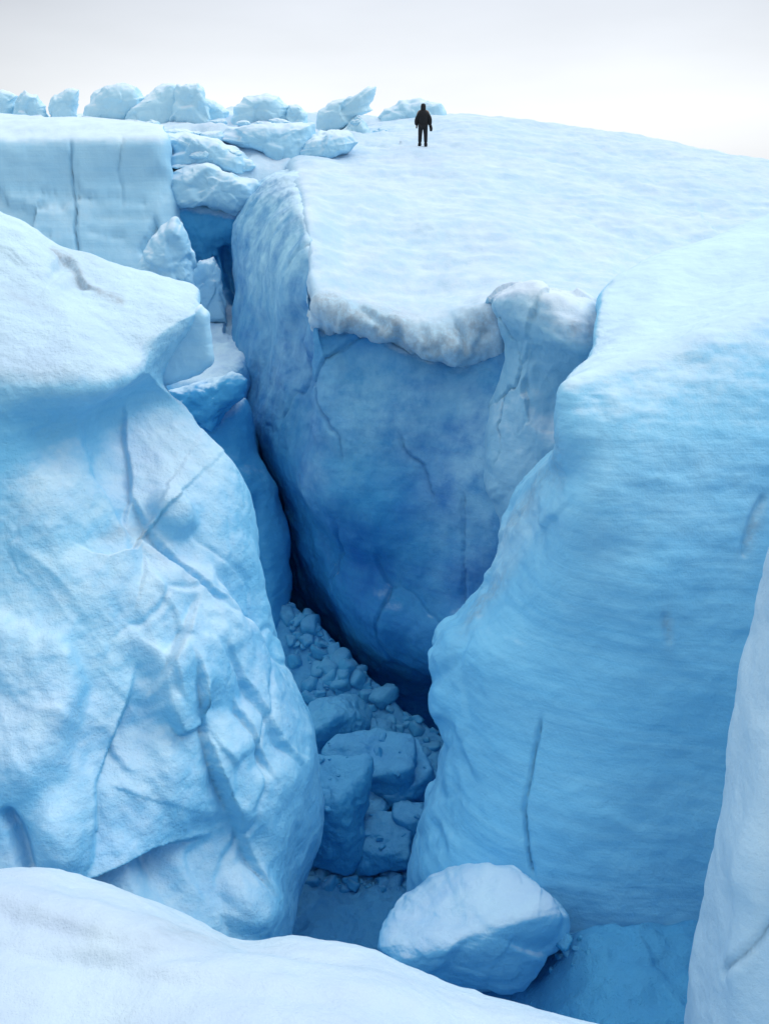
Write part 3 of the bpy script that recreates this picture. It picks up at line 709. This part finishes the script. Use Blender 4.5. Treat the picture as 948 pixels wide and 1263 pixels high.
# ------------------------------------------------------------------ recess with a snowy ramp at the far end
alc = loft('ice_recess', [
    [(195, 262, 29), (225, 250, 29), (262, 252, 29), (300, 258, 29), (330, 270, 29)],
    [(195, 275, 28), (225, 262, 28), (262, 266, 28), (296, 280, 28), (330, 300, 28)],
    [(195, 330, 27.5), (230, 320, 27.8), (265, 320, 28.2), (296, 330, 28.3), (330, 340, 27)],
    [(200, 380, 26.8), (240, 378, 27), (270, 378, 27.4), (300, 380, 27.2), (330, 390, 26)],
    [(205, 402, 25.6), (240, 400, 25.8), (275, 400, 25.9), (303, 405, 25.5), (320, 410, 25.5)],
    [(205, 440, 22.6), (240, 440, 22.8), (275, 440, 22.8), (300, 445, 22.8), (312, 450, 23.5)],
    [(205, 475, 20.6), (240, 475, 20.7), (275, 472, 20.9), (297, 480, 21.6), (306, 490, 22.6)],
    [(205, 530, 20.2), (240, 530, 20.2), (275, 530, 20.2), (296, 530, 21.2), (304, 540, 22.4)],
], 180, 300, M_slab, rough=[('fbm', 1.8, .18), ('facet', 1.0, .22), ('fbm', .4, .05)],
    feats=[('crack', [(277, 300), (284, 340), (292, 378)], 6, .5), ('crack', [(266, 315), (270, 345)], 3, .2), ('crack', [(275, 405), (288, 408)], 5, .3)],
    frost_or_light=[(275, 440, 60, 40, 0, .6)], core=(-5, 31, -4))
tag(alc, 'shadowed blue recess with a snowy ramp between the far cliff and the rise', 'ice recess', kind='thing')

# ------------------------------------------------------------------ far square-cut cliff
far = loft('ice_bluff', [
    [(-300, 146, 62), (0, 148, 62), (70, 148, 62), (140, 149, 62), (192, 150, 62), (230, 160, 62)],
    [(-300, 150, 34), (0, 151, 34), (70, 151, 34), (140, 152, 34), (195, 154, 34), (206, 170, 34)],
    [(-300, 158, 28), (0, 160, 28), (70, 160, 28.2), (140, 163, 28.4), (200, 166, 28.6), (208, 180, 31)],
    [(-300, 168, 27.6), (0, 168, 27.5), (70, 169, 27.7), (140, 171, 27.9), (202, 174, 28.1), (210, 190, 31)],
    [(-300, 230, 27), (0, 230, 27), (70, 230, 27.2), (140, 230, 27.4), (208, 230, 27.7), (216, 235, 30.5)],
    [(-300, 300, 26.2), (0, 300, 26.2), (70, 300, 26.4), (140, 300, 26.7), (222, 300, 27.0), (232, 300, 30)],
    [(-300, 380, 25.4), (0, 380, 25.4), (70, 380, 25.6), (140, 380, 25.8), (236, 380, 26.1), (246, 380, 29)],
    [(-300, 560, 24), (0, 560, 24), (70, 560, 24.2), (140, 560, 24.4), (240, 560, 24.6), (250, 560, 28)],
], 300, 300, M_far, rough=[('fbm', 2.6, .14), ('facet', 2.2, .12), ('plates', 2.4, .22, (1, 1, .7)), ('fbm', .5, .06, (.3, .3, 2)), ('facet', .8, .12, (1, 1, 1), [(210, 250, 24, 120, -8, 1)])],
    feats=[('crack', [(85, 165), (90, 230), (97, 300), (101, 345)], 1.6, .16), ('crack', [(-20, 240), (60, 236), (160, 246), (230, 240)], 1.6, .08), ('crack', [(20, 296), (110, 286), (210, 300)], 1.6, .08), ('crack', [(150, 165), (146, 215), (152, 260)], 1.5, .07), ('step', [(86, 170), (90, 230), (98, 300), (100, 340)], 40, -.10), ('step', [(0, 205), (60, 200), (140, 210)], 30, .03), ('step', [(30, 170), (28, 250)], 30, .03),
           ('crack', [(195, 270), (185, 295), (175, 315)], 4, .3), ('crack', [(0, 270), (80, 275), (200, 262)], 4, .05)], core=(-12, 45, -4))
tag(far, 'far square-cut pale blue ice bluff with flat snowy top', 'ice bluff', kind='thing')

# snow between bluff and rise, behind the blocks
saddle = loft('snow_saddle', [
    [(170, 160, 64), (300, 160, 64), (480, 170, 64)],
    [(170, 152, 36), (300, 153, 36), (480, 160, 36)],
    [(180, 190, 29.6), (300, 185, 30.6), (480, 190, 31.4)],
    [(190, 240, 28.4), (290, 228, 28.6), (420, 215, 29.5)],
    [(200, 300, 28.8), (290, 290, 28.6), (420, 290, 28)],
], 160, 140, M_hill, rough=[('fbm', 2.2, .3), ('facet', 1.2, .3), ('fbm', .4, .05)])
tag(saddle, 'snow between the far bluff and the rise', 'snow', kind='structure')

# ------------------------------------------------------------------ ice towers on the skyline
SER = 'ice towers along the skyline'
seracs = [
    ([(-40, 152), (-42, 120), (-15, 111), (12, 112), (22, 118), (19, 135), (15, 152)], 41, 2.0, 'rounded ice tower at the far end of the skyline row, cut by the frame'),
    ([(15, 152), (20, 124), (32, 114), (46, 119), (57, 131), (61, 152)], 39.5, 1.6, 'low humped ice tower touching the one cut by the frame'),
    ([(60, 152), (63, 132), (71, 119), (83, 112), (97, 110), (95, 128), (92, 152)], 39, 1.3, 'upright ice tower with sharp corner, standing before the clear gap'),
    ([(112, 153), (107, 132), (114, 116), (130, 107), (150, 104), (166, 108), (183, 120), (172, 138), (155, 153)], 38, 2.0, 'big round ice tower just past the clear gap'),
    ([(148, 153), (163, 134), (184, 119), (196, 107), (210, 106), (224, 113), (227, 135), (225, 153)], 37, 1.6, 'sloping ice tower leaning against the tallest one'),
    ([(208, 153), (216, 116), (230, 102), (244, 101), (252, 110), (257, 130), (259, 153)], 36.5, 1.5, 'tallest of the rounded ice towers on the skyline'),
    ([(246, 153), (250, 122), (266, 124), (281, 138), (287, 153)], 38, 1.4, 'small wedge tower tucked behind the tallest one'),
    ([(284, 153), (291, 131), (306, 120), (325, 116), (344, 119), (353, 131), (360, 153)], 37, 1.8, 'wide dome-shaped ice tower with dark blue foot'),
    ([(350, 156), (357, 130), (369, 131), (379, 143), (380, 160)], 36.5, 1.0, 'little ice stub beside the wide dome-shaped tower'),
    ([(386, 164), (392, 141), (410, 129), (434, 121), (449, 111), (464, 107), (461, 122), (457, 131), (462, 137), (441, 143), (420, 152), (404, 165)], 35, 1.3, 'tilted ice tower with pointed spike'),
    ([(414, 170), (420, 152), (440, 142), (456, 150), (462, 168)], 34.5, 1.3, 'low ice block under the pointed spike'),
    ([(452, 168), (461, 151), (475, 135), (495, 125), (520, 124), (545, 127), (551, 138), (547, 155), (520, 165)], 41, 2.0, 'pale faint ice dome behind the dark figure'),
]
for i, (ol, Y, th, lab) in enumerate(seracs):
    cen = (412, 144) if 'spike' in lab and 'tilted' in lab else None
    ol = [(x, y + 9 if y > 149 else y) for x, y in ol]
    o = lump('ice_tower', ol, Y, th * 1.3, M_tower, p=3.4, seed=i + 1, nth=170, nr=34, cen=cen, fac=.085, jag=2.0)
    tag(o, lab, 'ice tower', SER, 'thing')

blocks = [
    ([(258, 170), (285, 158), (330, 153), (384, 153), (388, 170), (379, 196), (368, 213), (346, 209), (320, 192), (292, 180)], 31.5, 3.0, 3.5, 'ice_block', 'large ice block with flat white top, below the skyline towers'),
    ([(366, 209), (369, 188), (384, 169), (405, 160), (426, 163), (438, 175), (432, 187), (405, 198)], 30.5, 1.8, 2.8, 'ice_block', 'rounded white ice block lying where the rise begins'),
    ([(202, 208), (202, 168), (230, 163), (266, 172), (296, 188), (308, 206), (300, 215), (255, 207)], 29.5, 2.4, 3.0, 'ice_block', 'leaning ice slab above the dark blue slit'),
    ([(212, 256), (207, 218), (228, 208), (256, 203), (286, 213), (312, 224), (314, 246), (300, 268), (278, 264), (248, 254)], 28.5, 2.2, 3.0, 'ice_block', 'squat ice block under the dark blue slit'),
    ([(296, 222), (308, 200), (325, 204), (336, 222), (326, 242), (306, 240)], 30.5, 1.6, 2.5, 'ice_block', 'small snowy block between the slab and the rise'),
    ([(158, 366), (176, 312), (197, 279), (217, 270), (228, 285), (238, 310), (240, 352), (215, 372)], 24.5, 2.0, 3.0, 'ice_block', 'white three-sided ice block at the foot of the far bluff'),
    ([(238, 402), (239, 345), (248, 322), (262, 316), (272, 330), (280, 398)], 26.2, 1.2, 3.2, 'ice_pillar', 'thin ice pillar standing in the blue recess'),
    ([(140, 440), (165, 415), (210, 396), (246, 378), (256, 388), (259, 415), (263, 438), (260, 450), (244, 462), (206, 475), (160, 478)], 12.8, 2.4, 7.0, 'ice_block', 'pale square ice block wedged under the white ledge'),
    ([(195, 500), (205, 482), (240, 472), (284, 460), (304, 470), (302, 490), (280, 508), (262, 536), (225, 550)], 18.4, 1.4, 3.0, 'ice_block', 'tilted blue wedge on top of the steep slab'),
]
for i, (ol, Y, th, p, nm, lab) in enumerate(blocks):
    o = lump(nm, ol, Y, th, M_far if Y > 20 or Y < 15 else M_slab, p=p, seed=30 + i, nth=180, nr=40, tilt=.3 if Y > 15 else 0, rough=((.6, .05), (.2, .025), (.08, .01)) if Y > 15 else ((.6, .03), (.2, .01)), fac=.09 if Y > 15 else .012)
    tag(o, lab, nm.replace('_', ' '), None, 'thing')
for i, (cx, cy, w, h, Y) in enumerate([(160, 158, 26, 10, 33), (188, 153, 22, 9, 33.5), (186, 160, 16, 7, 32), (320, 153, 14, 7, 35), (240, 166, 20, 8, 31), (350, 214, 12, 8, 29.5), (440, 152, 18, 10, 34), (98, 150, 20, 9, 36), (20, 152, 26, 9, 35.5), (62, 152, 18, 8, 35), (108, 152, 14, 8, 35), (268, 152, 26, 10, 35.5), (364, 158, 22, 9, 34), (395, 166, 20, 9, 32.5), (300, 153, 18, 8, 35), (470, 163, 22, 9, 35), (128, 156, 20, 7, 33.5), (50, 157, 30, 7, 32)]):
    ol = [(cx + w / 2 * math.cos(a) , cy + h / 2 * math.sin(a)) for a in np.linspace(0, 2 * math.pi, 9)[:-1]]
    o = lump('ice_fragment', ol, Y, .6, M_far, p=2.4, seed=60 + i, nth=60, nr=14)
    tag(o, 'small ice fragment lying on the snow below the skyline towers', 'ice fragment', 'fragments below the skyline', 'thing')

rj = random.Random(4)
for i, (cx, cy, w, h, Y) in enumerate([(222, 164, 40, 14, 30.6), (262, 168, 34, 16, 30.8), (300, 204, 34, 20, 29.4), (332, 216, 30, 20, 30), (352, 196, 24, 18, 30.8), (318, 240, 26, 22, 29.4), (300, 226, 20, 16, 28.6),
                                       (206, 232, 22, 26, 28.8), (248, 190, 30, 14, 28.9), (398, 168, 28, 16, 31.6), (344, 150, 26, 9, 35), (286, 190, 22, 16, 29.2), (222, 205, 30, 8, 28.9)]):
    ol = [(cx + w / 2 * rj.uniform(.75, 1.15) * math.cos(a), cy + h / 2 * rj.uniform(.75, 1.15) * math.sin(a)) for a in np.linspace(0, 2 * math.pi, 8)[:-1]]
    o = lump('ice_fragment', ol, Y, 1.3, M_far, p=4.0, seed=90 + i, nth=90, nr=20, fac=.08, tilt=.2)
    tag(o, 'broken ice piece jammed between the larger blocks above the blue recess', 'ice fragment', 'pieces jammed between the blocks', 'thing')

# ------------------------------------------------------------------ fallen ice in the crevasse
def fallen(name, cx, cy, w, h, depth, Y, seed, label, planes=None, rot=0.0, mat=None, sub=6, cat='ice block', nz=((.5, .07), (.18, .03), (.07, .008)), k=11, group=None):
    Y = float(on_floor(cx, cy + h * .36)[1]) if Y is None else Y
    s = mpp(cx, cy, Y)
    P, F = rock_geo(seed, (w * s, depth, h * s), planes=planes, rot=rot, sub=sub, nz=nz, k=k)
    o = mesh_obj(name, P, F, mat or M_chunk, {'dirt': np.zeros(len(P)), 'frost_or_light': np.zeros(len(P))})
    o.location = at(cx, cy, Y)
    return tag(o, label, cat, group, 'thing')


bol = lump('ice_boulder', [(467, 1168), (480, 1138), (500, 1104), (530, 1082), (565, 1068), (600, 1064), (632, 1069), (660, 1088), (684, 1106), (697, 1132), (690, 1160), (668, 1190), (644, 1215), (622, 1222), (580, 1216), (535, 1205), (495, 1188)],
           7.1, 1.8, M_bol, p=3.4, cen=(575, 1150), tilt=1.7, tilt_from=.42, tilt_skew=.5, rough=((.5, .05), (.15, .010), (.05, .003)), seed=77, fac=.045, nth=320, nr=90, frost_or_light=0)
tag(bol, 'large smooth ice boulder fallen at the foot of the banded wall', 'ice boulder', None, 'thing')
fallen('ice_block', 415, 893, 84, 84, 1.5, None, 4, 'rough grey-blue block at the top of the fallen pile')
fallen('ice_block', 452, 950, 130, 84, 1.6, None, 5, 'broad pale block in the middle of the fallen pile')
fallen('ice_block', 411, 1006, 88, 124, 1.3, None, 6, 'upright striped block leaning on the ridge side', planes=[(-.2, -1, .1, .8), (.8, -.6, .3, .8), (-1, 0, .2, .85), (0, -.2, 1, .85), (0, 1, 0, .9), (0, 0, -1, .95), (.9, .2, -.4, .85), (-.5, -.7, .6, .9)])
fallen('ice_block', 495, 966, 86, 76, 1.3, None, 7, 'angular block with blue side below the small cube', planes=[(-.3, -.4, 1, .7), (.7, -1, -.2, .72), (-.8, -.6, -.1, .85), (1, .2, .2, .9), (0, 1, 0, .9), (0, 0, -1, .9), (0, -1, .5, .85)])
fallen('ice_block', 519, 928, 54, 56, 1.0, None, 8, 'small cube of blue ice against the shadowed cliff', planes=[(-.4, -.8, .5, .8), (.9, -.6, .1, .78), (-1, 0, .3, .85), (.2, 0, 1, .8), (0, 1, 0, .9), (0, 0, -1, .9)])
fallen('ice_block', 468, 1035, 80, 66, 1.2, None, 9, 'dark broken block low in the fallen pile')
fallen('ice_block', 508, 1015, 60, 60, 1.0, None, 12, 'dark block beside the banded wall edge')
fallen('ice_block', 462, 908, 56, 40, .9, None, 14, 'flat block behind the broad pale one')
fallen('ice_block', 455, 1000, 60, 50, .9, None, 15, 'dull block between the striped one and the angular one')

# small rubble: ten shapes, copied; each piece settles on the block or floor below it
bpy.context.view_layer.update()
DG = bpy.context.evaluated_depsgraph_get()


def settle(px, py):
    hit, loc, nrm, _, ob, _ = sc.ray_cast(DG, Vector(EYE), Vector(at(px, py, 10) - EYE).normalized())
    return (np.array(loc), ob.name if nrm.z > .55 else 'steep') if hit else (None, '')


def inside(x, y, poly):
    r = False
    for (x1, y1), (x2, y2) in zip(poly, poly[1:] + poly[:1]):
        if (y1 > y) != (y2 > y) and x < (x2 - x1) * (y - y1) / (y2 - y1) + x1: r = not r
    return r


L1 = ('ice chunk in the rubble slope leading up to the black gap', 'rubble slope chunks')
L2 = ('ice chunk among the larger fallen blocks', 'chunks among the fallen blocks')
L3 = ('ice chunk beside the big smooth boulder', 'chunks beside the boulder')
plan = []


def sprinkle(poly, count, sizes, lab, on):
    xs = [p[0] for p in poly]; ys = [p[1] for p in poly]; k = 0
    for _ in range(count * 12):
        if k >= count: break
        x, y = random.uniform(min(xs), max(xs)), random.uniform(min(ys), max(ys))
        if not inside(x, y, poly): continue
        p, nm = settle(x, y)
        if p is None or not any(nm.startswith(o) for o in on): continue
        plan.append((p, random.choice(sizes), lab)); k += 1


sprinkle([(340, 712), (366, 724), (430, 790), (500, 850), (552, 905), (500, 925), (470, 905), (440, 900), (400, 870), (370, 850)], 115, [5, 7, 8, 10, 12, 15, 19, 24, 30], L1, ['crevasse_floor'])
sprinkle([(380, 850), (470, 880), (550, 930), (548, 1010), (500, 1100), (370, 1090), (370, 950)], 80, [5, 6, 7, 8, 10, 12, 15, 20, 26], L2, ['crevasse_floor'])
sprinkle([(380, 900), (470, 900), (550, 950), (540, 1010), (500, 1080), (370, 1060)], 20, [4, 5, 6, 8, 11, 14], L2, ['ice_block'])
for (x, y, z) in [(694, 1160, 20), (702, 1156, 16), (690, 1180, 15), (700, 1176, 12), (710, 1170, 10), (680, 1196, 10), (716, 1158, 9), (725, 1175, 7), (706, 1190, 6)]:
    p, nm = settle(x, y)
    if p is not None: plan.append((p, z, L3))
protos = []
for k in range(10):
    P, F = rock_geo(100 + k, (1, .9, .8), nplanes=7, sub=3, k=34)
    o = mesh_obj('ice_chunk', P, F, M_chunk, {'dirt': np.zeros(len(P)), 'frost_or_light': np.zeros(len(P))})
    protos.append(o)
for q, (p, spx, lab) in enumerate(plan):
    o = protos[q] if q < 10 else protos[random.randrange(10)].copy()
    if q >= 10: COL.objects.link(o)
    z = spx * float((p - EYE) @ FWD) / FPX
    o.location = p + np.array([0, 0, -z * .06])
    o.rotation_euler = (random.uniform(-.7, .7), random.uniform(-.7, .7), random.uniform(0, 6.28))
    o.scale = (z * random.uniform(.8, 1.4), z * random.uniform(.7, 1.2), z * random.uniform(.6, 1.1))
    tag(o, lab[0], 'ice chunk', lab[1], 'thing')

# ------------------------------------------------------------------ the person
def skin_mesh(name, verts, edges, radii, mat, parent=None, sub=2):
    me = bpy.data.meshes.new(name + '_src'); me.from_pydata(verts, edges, [])
    o = bpy.data.objects.new(name + '_src', me); COL.objects.link(o)
    o.modifiers.new('s', 'SKIN')
    for i, r in enumerate(radii):
        me.skin_vertices[0].data[i].radius = r if isinstance(r, tuple) else (r, r)
        me.skin_vertices[0].data[i].use_root = (i == 0)
    ss = o.modifiers.new('b', 'SUBSURF'); ss.levels = sub
    bpy.context.view_layer.update()
    dg = bpy.context.evaluated_depsgraph_get()
    m2 = bpy.data.meshes.new_from_object(o.evaluated_get(dg)); m2.name = name
    bpy.data.objects.remove(o)
    for p in m2.polygons: p.use_smooth = True
    m2.materials.clear(); m2.materials.append(mat)
    r = bpy.data.objects.new(name, m2); COL.objects.link(r)
    if parent is not None: r.parent = parent
    return r


MK = plain('skin', (.35, .22, .17)); MJ = plain('black_cloth', (.006, .006, .008)); MT = plain('dark_trousers', (.007, .008, .011)); MB = plain('boot_leather', (.006, .006, .006))
# joints: pelvis, waist, chest, neck, head ... (facing away, -Y is towards the camera)
PV = [(0, 0, .95), (0, 0, 1.12), (0, 0, 1.36), (0, .0, 1.50), (0, .02, 1.58), (0, .02, 1.70),
      (-.20, 0, 1.43), (-.29, .0, 1.14), (-.285, .06, .88), (-.28, .08, .80),
      (.20, 0, 1.43), (.30, .0, 1.15), (.32, .06, .92), (.315, .09, .82),
      (-.10, 0, .88), (-.115, .02, .48), (-.13, .0, .09), (-.15, .15, .04),
      (.10, 0, .88), (.12, .02, .48), (.13, .0, .09), (.16, .15, .04)]
PE = [(0, 1), (1, 2), (2, 3), (3, 4), (4, 5), (2, 6), (6, 7), (7, 8), (8, 9), (2, 10), (10, 11), (11, 12), (12, 13), (0, 14), (14, 15), (15, 16), (16, 17), (0, 18), (18, 19), (19, 20), (20, 21)]
PR = [.13, .13, .14, .06, .085, .09, .065, .048, .035, .04, .065, .048, .035, .04, .09, .06, .045, .04, .09, .06, .045, .04]
body = skin_mesh('person', PV, PE, PR, MK)
jk = skin_mesh('jacket', [(0, 0, .80), (0, 0, .96), (0, 0, 1.15), (0, 0, 1.32), (0, .01, 1.44), (0, .01, 1.52), (-.19, 0, 1.33), (-.285, .01, 1.10), (-.29, .05, .86), (.19, 0, 1.33), (.295, .01, 1.10), (.31, .06, .86)],
               [(0, 1), (1, 2), (2, 3), (3, 4), (4, 5), (3, 6), (6, 7), (7, 8), (3, 9), (9, 10), (10, 11)],
               [(.24, .17), (.25, .18), (.25, .19), (.23, .18), (.17, .14), (.11, .11), .13, .12, .085, .13, .12, .085], MJ, body)
hd = skin_mesh('hood', [(0, .0, 1.44), (0, .01, 1.54), (0, .015, 1.65), (0, .02, 1.76)], [(0, 1), (1, 2), (2, 3)], [.14, .12, .13, .09], MJ, body)
tr = skin_mesh('trousers', [(0, 0, .92), (-.105, 0, .84), (-.12, .02, .48), (-.132, .0, .12), (.105, 0, .84), (.125, .02, .48), (.135, .0, .12)],
               [(0, 1), (1, 2), (2, 3), (0, 4), (4, 5), (5, 6)], [.17, .13, .098, .085, .13, .098, .085], MT, body)
for s in (-1, 1):
    skin_mesh('boot', [(s * .132, -.04, .18), (s * .134, -.03, .07), (s * .15, .09, .05), (s * .165, .19, .04)], [(0, 1), (1, 2), (2, 3)], [.09, .088, .075, .055], MB, body)
    gp = [(s * (.285 if s < 0 else .322), .07, .90), (s * (.283 if s < 0 else .318), .085, .83)]
    gv = gp + [(gp[1][0] + (f - 1.5) * .018, .09, .76 - .01 * abs(f - 1.5)) for f in range(4)] + [(gp[0][0] - s * .05, .10, .82)]
    skin_mesh('glove', gv, [(0, 1), (1, 2), (1, 3), (1, 4), (1, 5), (0, 6)], [.042, .045, .012, .012, .012, .012, .016], MJ, body)
bag = skin_mesh('bag', [(.36, .05, .90), (.37, .06, .76), (.36, .06, .62)], [(0, 1), (1, 2)], [.03, .075, .06], MJ)
bpy.context.view_layer.update()


def drop(o, px, py, Ys=(28, 36)):
    """stand o on the rise where the photo shows it"""
    dg = bpy.context.evaluated_depsgraph_get()
    d = Vector(at(px, py, 30) - EYE).normalized()
    hit, loc, *_ = sc.ray_cast(dg, Vector(EYE), d)
    return loc if hit else Vector(at(px, py, 32))


body.hide_viewport = False
loc = drop(body, 521, 180.5)
print('person at', loc)
dist = float((np.array(loc) - EYE) @ FWD)
ht = 53.5 * dist / FPX / CP
print('height', ht)
sc_ = ht / 2.12
for o in (body, bag):
    o.location = loc - Vector((0, 0, .01)); o.scale = (sc_,) * 3
tag(body, 'person in black hooded jacket and dark trousers standing on the snowy rise', 'person', kind='thing')
tag(bag, 'small dark bag held beside the standing figure', 'bag', kind='thing')

# ------------------------------------------------------------------ sky, sun, camera
SUN_EL, SUN_AZ = math.radians(50), math.radians(80)     # azimuth from +Y towards +X
w = bpy.data.worlds.new('World'); sc.world = w; w.use_nodes = True
nt = w.node_tree; N = nt.nodes; Lk = nt.links
bg = N['Background']
sky = N.new('ShaderNodeTexSky'); sky.sky_type = 'NISHITA'; sky.sun_disc = False; sky.sun_elevation = SUN_EL; sky.sun_rotation = SUN_AZ
tc = N.new('ShaderNodeTexCoord'); sp = N.new('ShaderNodeSeparateXYZ'); Lk.new(tc.outputs['Generated'], sp.inputs[0])
mp = N.new('ShaderNodeMapping'); mp.inputs['Scale'].default_value = (1.5, 1.5, 6); Lk.new(tc.outputs['Generated'], mp.inputs[0])
nz = N.new('ShaderNodeTexNoise'); nz.inputs['Scale'].default_value = 1.6; nz.inputs['Detail'].default_value = 5; Lk.new(mp.outputs[0], nz.inputs['Vector'])
ramp = N.new('ShaderNodeValToRGB'); Lk.new(sp.outputs[2], ramp.inputs[0])
e = ramp.color_ramp.elements
e[0].position = 0; e[0].color = (.68, .70, .735, 1)
e[1].position = 1; e[1].color = (1.42, 1.58, 1.68, 1)
e2 = ramp.color_ramp.elements.new(.06); e2.color = (.77, .79, .815, 1)
e3 = ramp.color_ramp.elements.new(.17); e3.color = (.58, .61, .66, 1)
e4 = ramp.color_ramp.elements.new(.35); e4.color = (.66, .74, .83, 1); e5 = ramp.color_ramp.elements.new(.6); e5.color = (1.0, 1.10, 1.20, 1)
mul = N.new('ShaderNodeMix'); mul.data_type = 'RGBA'; mul.blend_type = 'MULTIPLY'; mul.inputs[0].default_value = 1
cr = N.new('ShaderNodeMapRange'); Lk.new(nz.outputs['Fac'], cr.inputs[0]); cr.inputs[1].default_value = .3; cr.inputs[2].default_value = .7; cr.inputs[3].default_value = 8.6; cr.inputs[4].default_value = 9.8
Lk.new(ramp.outputs[0], mul.inputs[6]); Lk.new(cr.outputs[0], mul.inputs[7])
mx = N.new('ShaderNodeMix'); mx.data_type = 'RGBA'; mx.inputs[0].default_value = .93
Lk.new(sky.outputs[0], mx.inputs[6]); Lk.new(mul.outputs[2], mx.inputs[7])
vd = N.new('ShaderNodeVectorMath'); vd.operation = 'DOT_PRODUCT'; Lk.new(tc.outputs['Generated'], vd.inputs[0])
gd = Vector((.07, 1, .085)).normalized(); vd.inputs[1].default_value = gd
gl = N.new('ShaderNodeMapRange'); gl.interpolation_type = 'SMOOTHSTEP'; Lk.new(vd.outputs['Value'], gl.inputs[0])
gl.inputs[1].default_value = .86; gl.inputs[2].default_value = .998; gl.inputs[3].default_value = .80; gl.inputs[4].default_value = 1.0
g2 = N.new('ShaderNodeMix'); g2.data_type = 'RGBA'; g2.blend_type = 'MULTIPLY'; g2.inputs[0].default_value = 1
br = N.new('ShaderNodeMapRange'); br.interpolation_type = 'SMOOTHSTEP'; Lk.new(vd.outputs['Value'], br.inputs[0])
br.inputs[1].default_value = -.9; br.inputs[2].default_value = .7; br.inputs[3].default_value = .52; br.inputs[4].default_value = 1.0
pr = N.new('ShaderNodeMath'); pr.operation = 'MULTIPLY'; Lk.new(gl.outputs[0], pr.inputs[0]); Lk.new(br.outputs[0], pr.inputs[1])
Lk.new(mx.outputs[2], g2.inputs[6]); Lk.new(pr.outputs[0], g2.inputs[7])
Lk.new(g2.outputs[2], bg.inputs[0]); bg.inputs[1].default_value = .105

sun = bpy.data.lights.new('sun', 'SUN'); sun.energy = 0.8; sun.angle = math.radians(35); sun.color = (1, .985, .96)
so = bpy.data.objects.new('sun', sun); COL.objects.link(so)
dirn = Vector((math.sin(SUN_AZ) * math.cos(SUN_EL), math.cos(SUN_AZ) * math.cos(SUN_EL), math.sin(SUN_EL)))
so.rotation_euler = dirn.to_track_quat('Z', 'Y').to_euler(); so.location = dirn * 80

cam = bpy.data.cameras.new('camera'); co = bpy.data.objects.new('camera', cam); COL.objects.link(co)
co.location = EYE; co.rotation_euler = (math.pi / 2 - PITCH, 0, 0)
cam.sensor_fit = 'AUTO'; cam.sensor_width = 36; cam.lens = FPX / H0 * 36
cam.clip_end = 5000
sc.camera = co

sc.view_settings.view_transform = 'Standard'; sc.view_settings.look = 'None'; sc.view_settings.exposure = 0.52; sc.view_settings.gamma = 1
sc.view_settings.use_curve_mapping = False
cy = sc.cycles
cy.max_bounces = 12; cy.diffuse_bounces = 5; cy.glossy_bounces = 3
cy.use_denoising = True
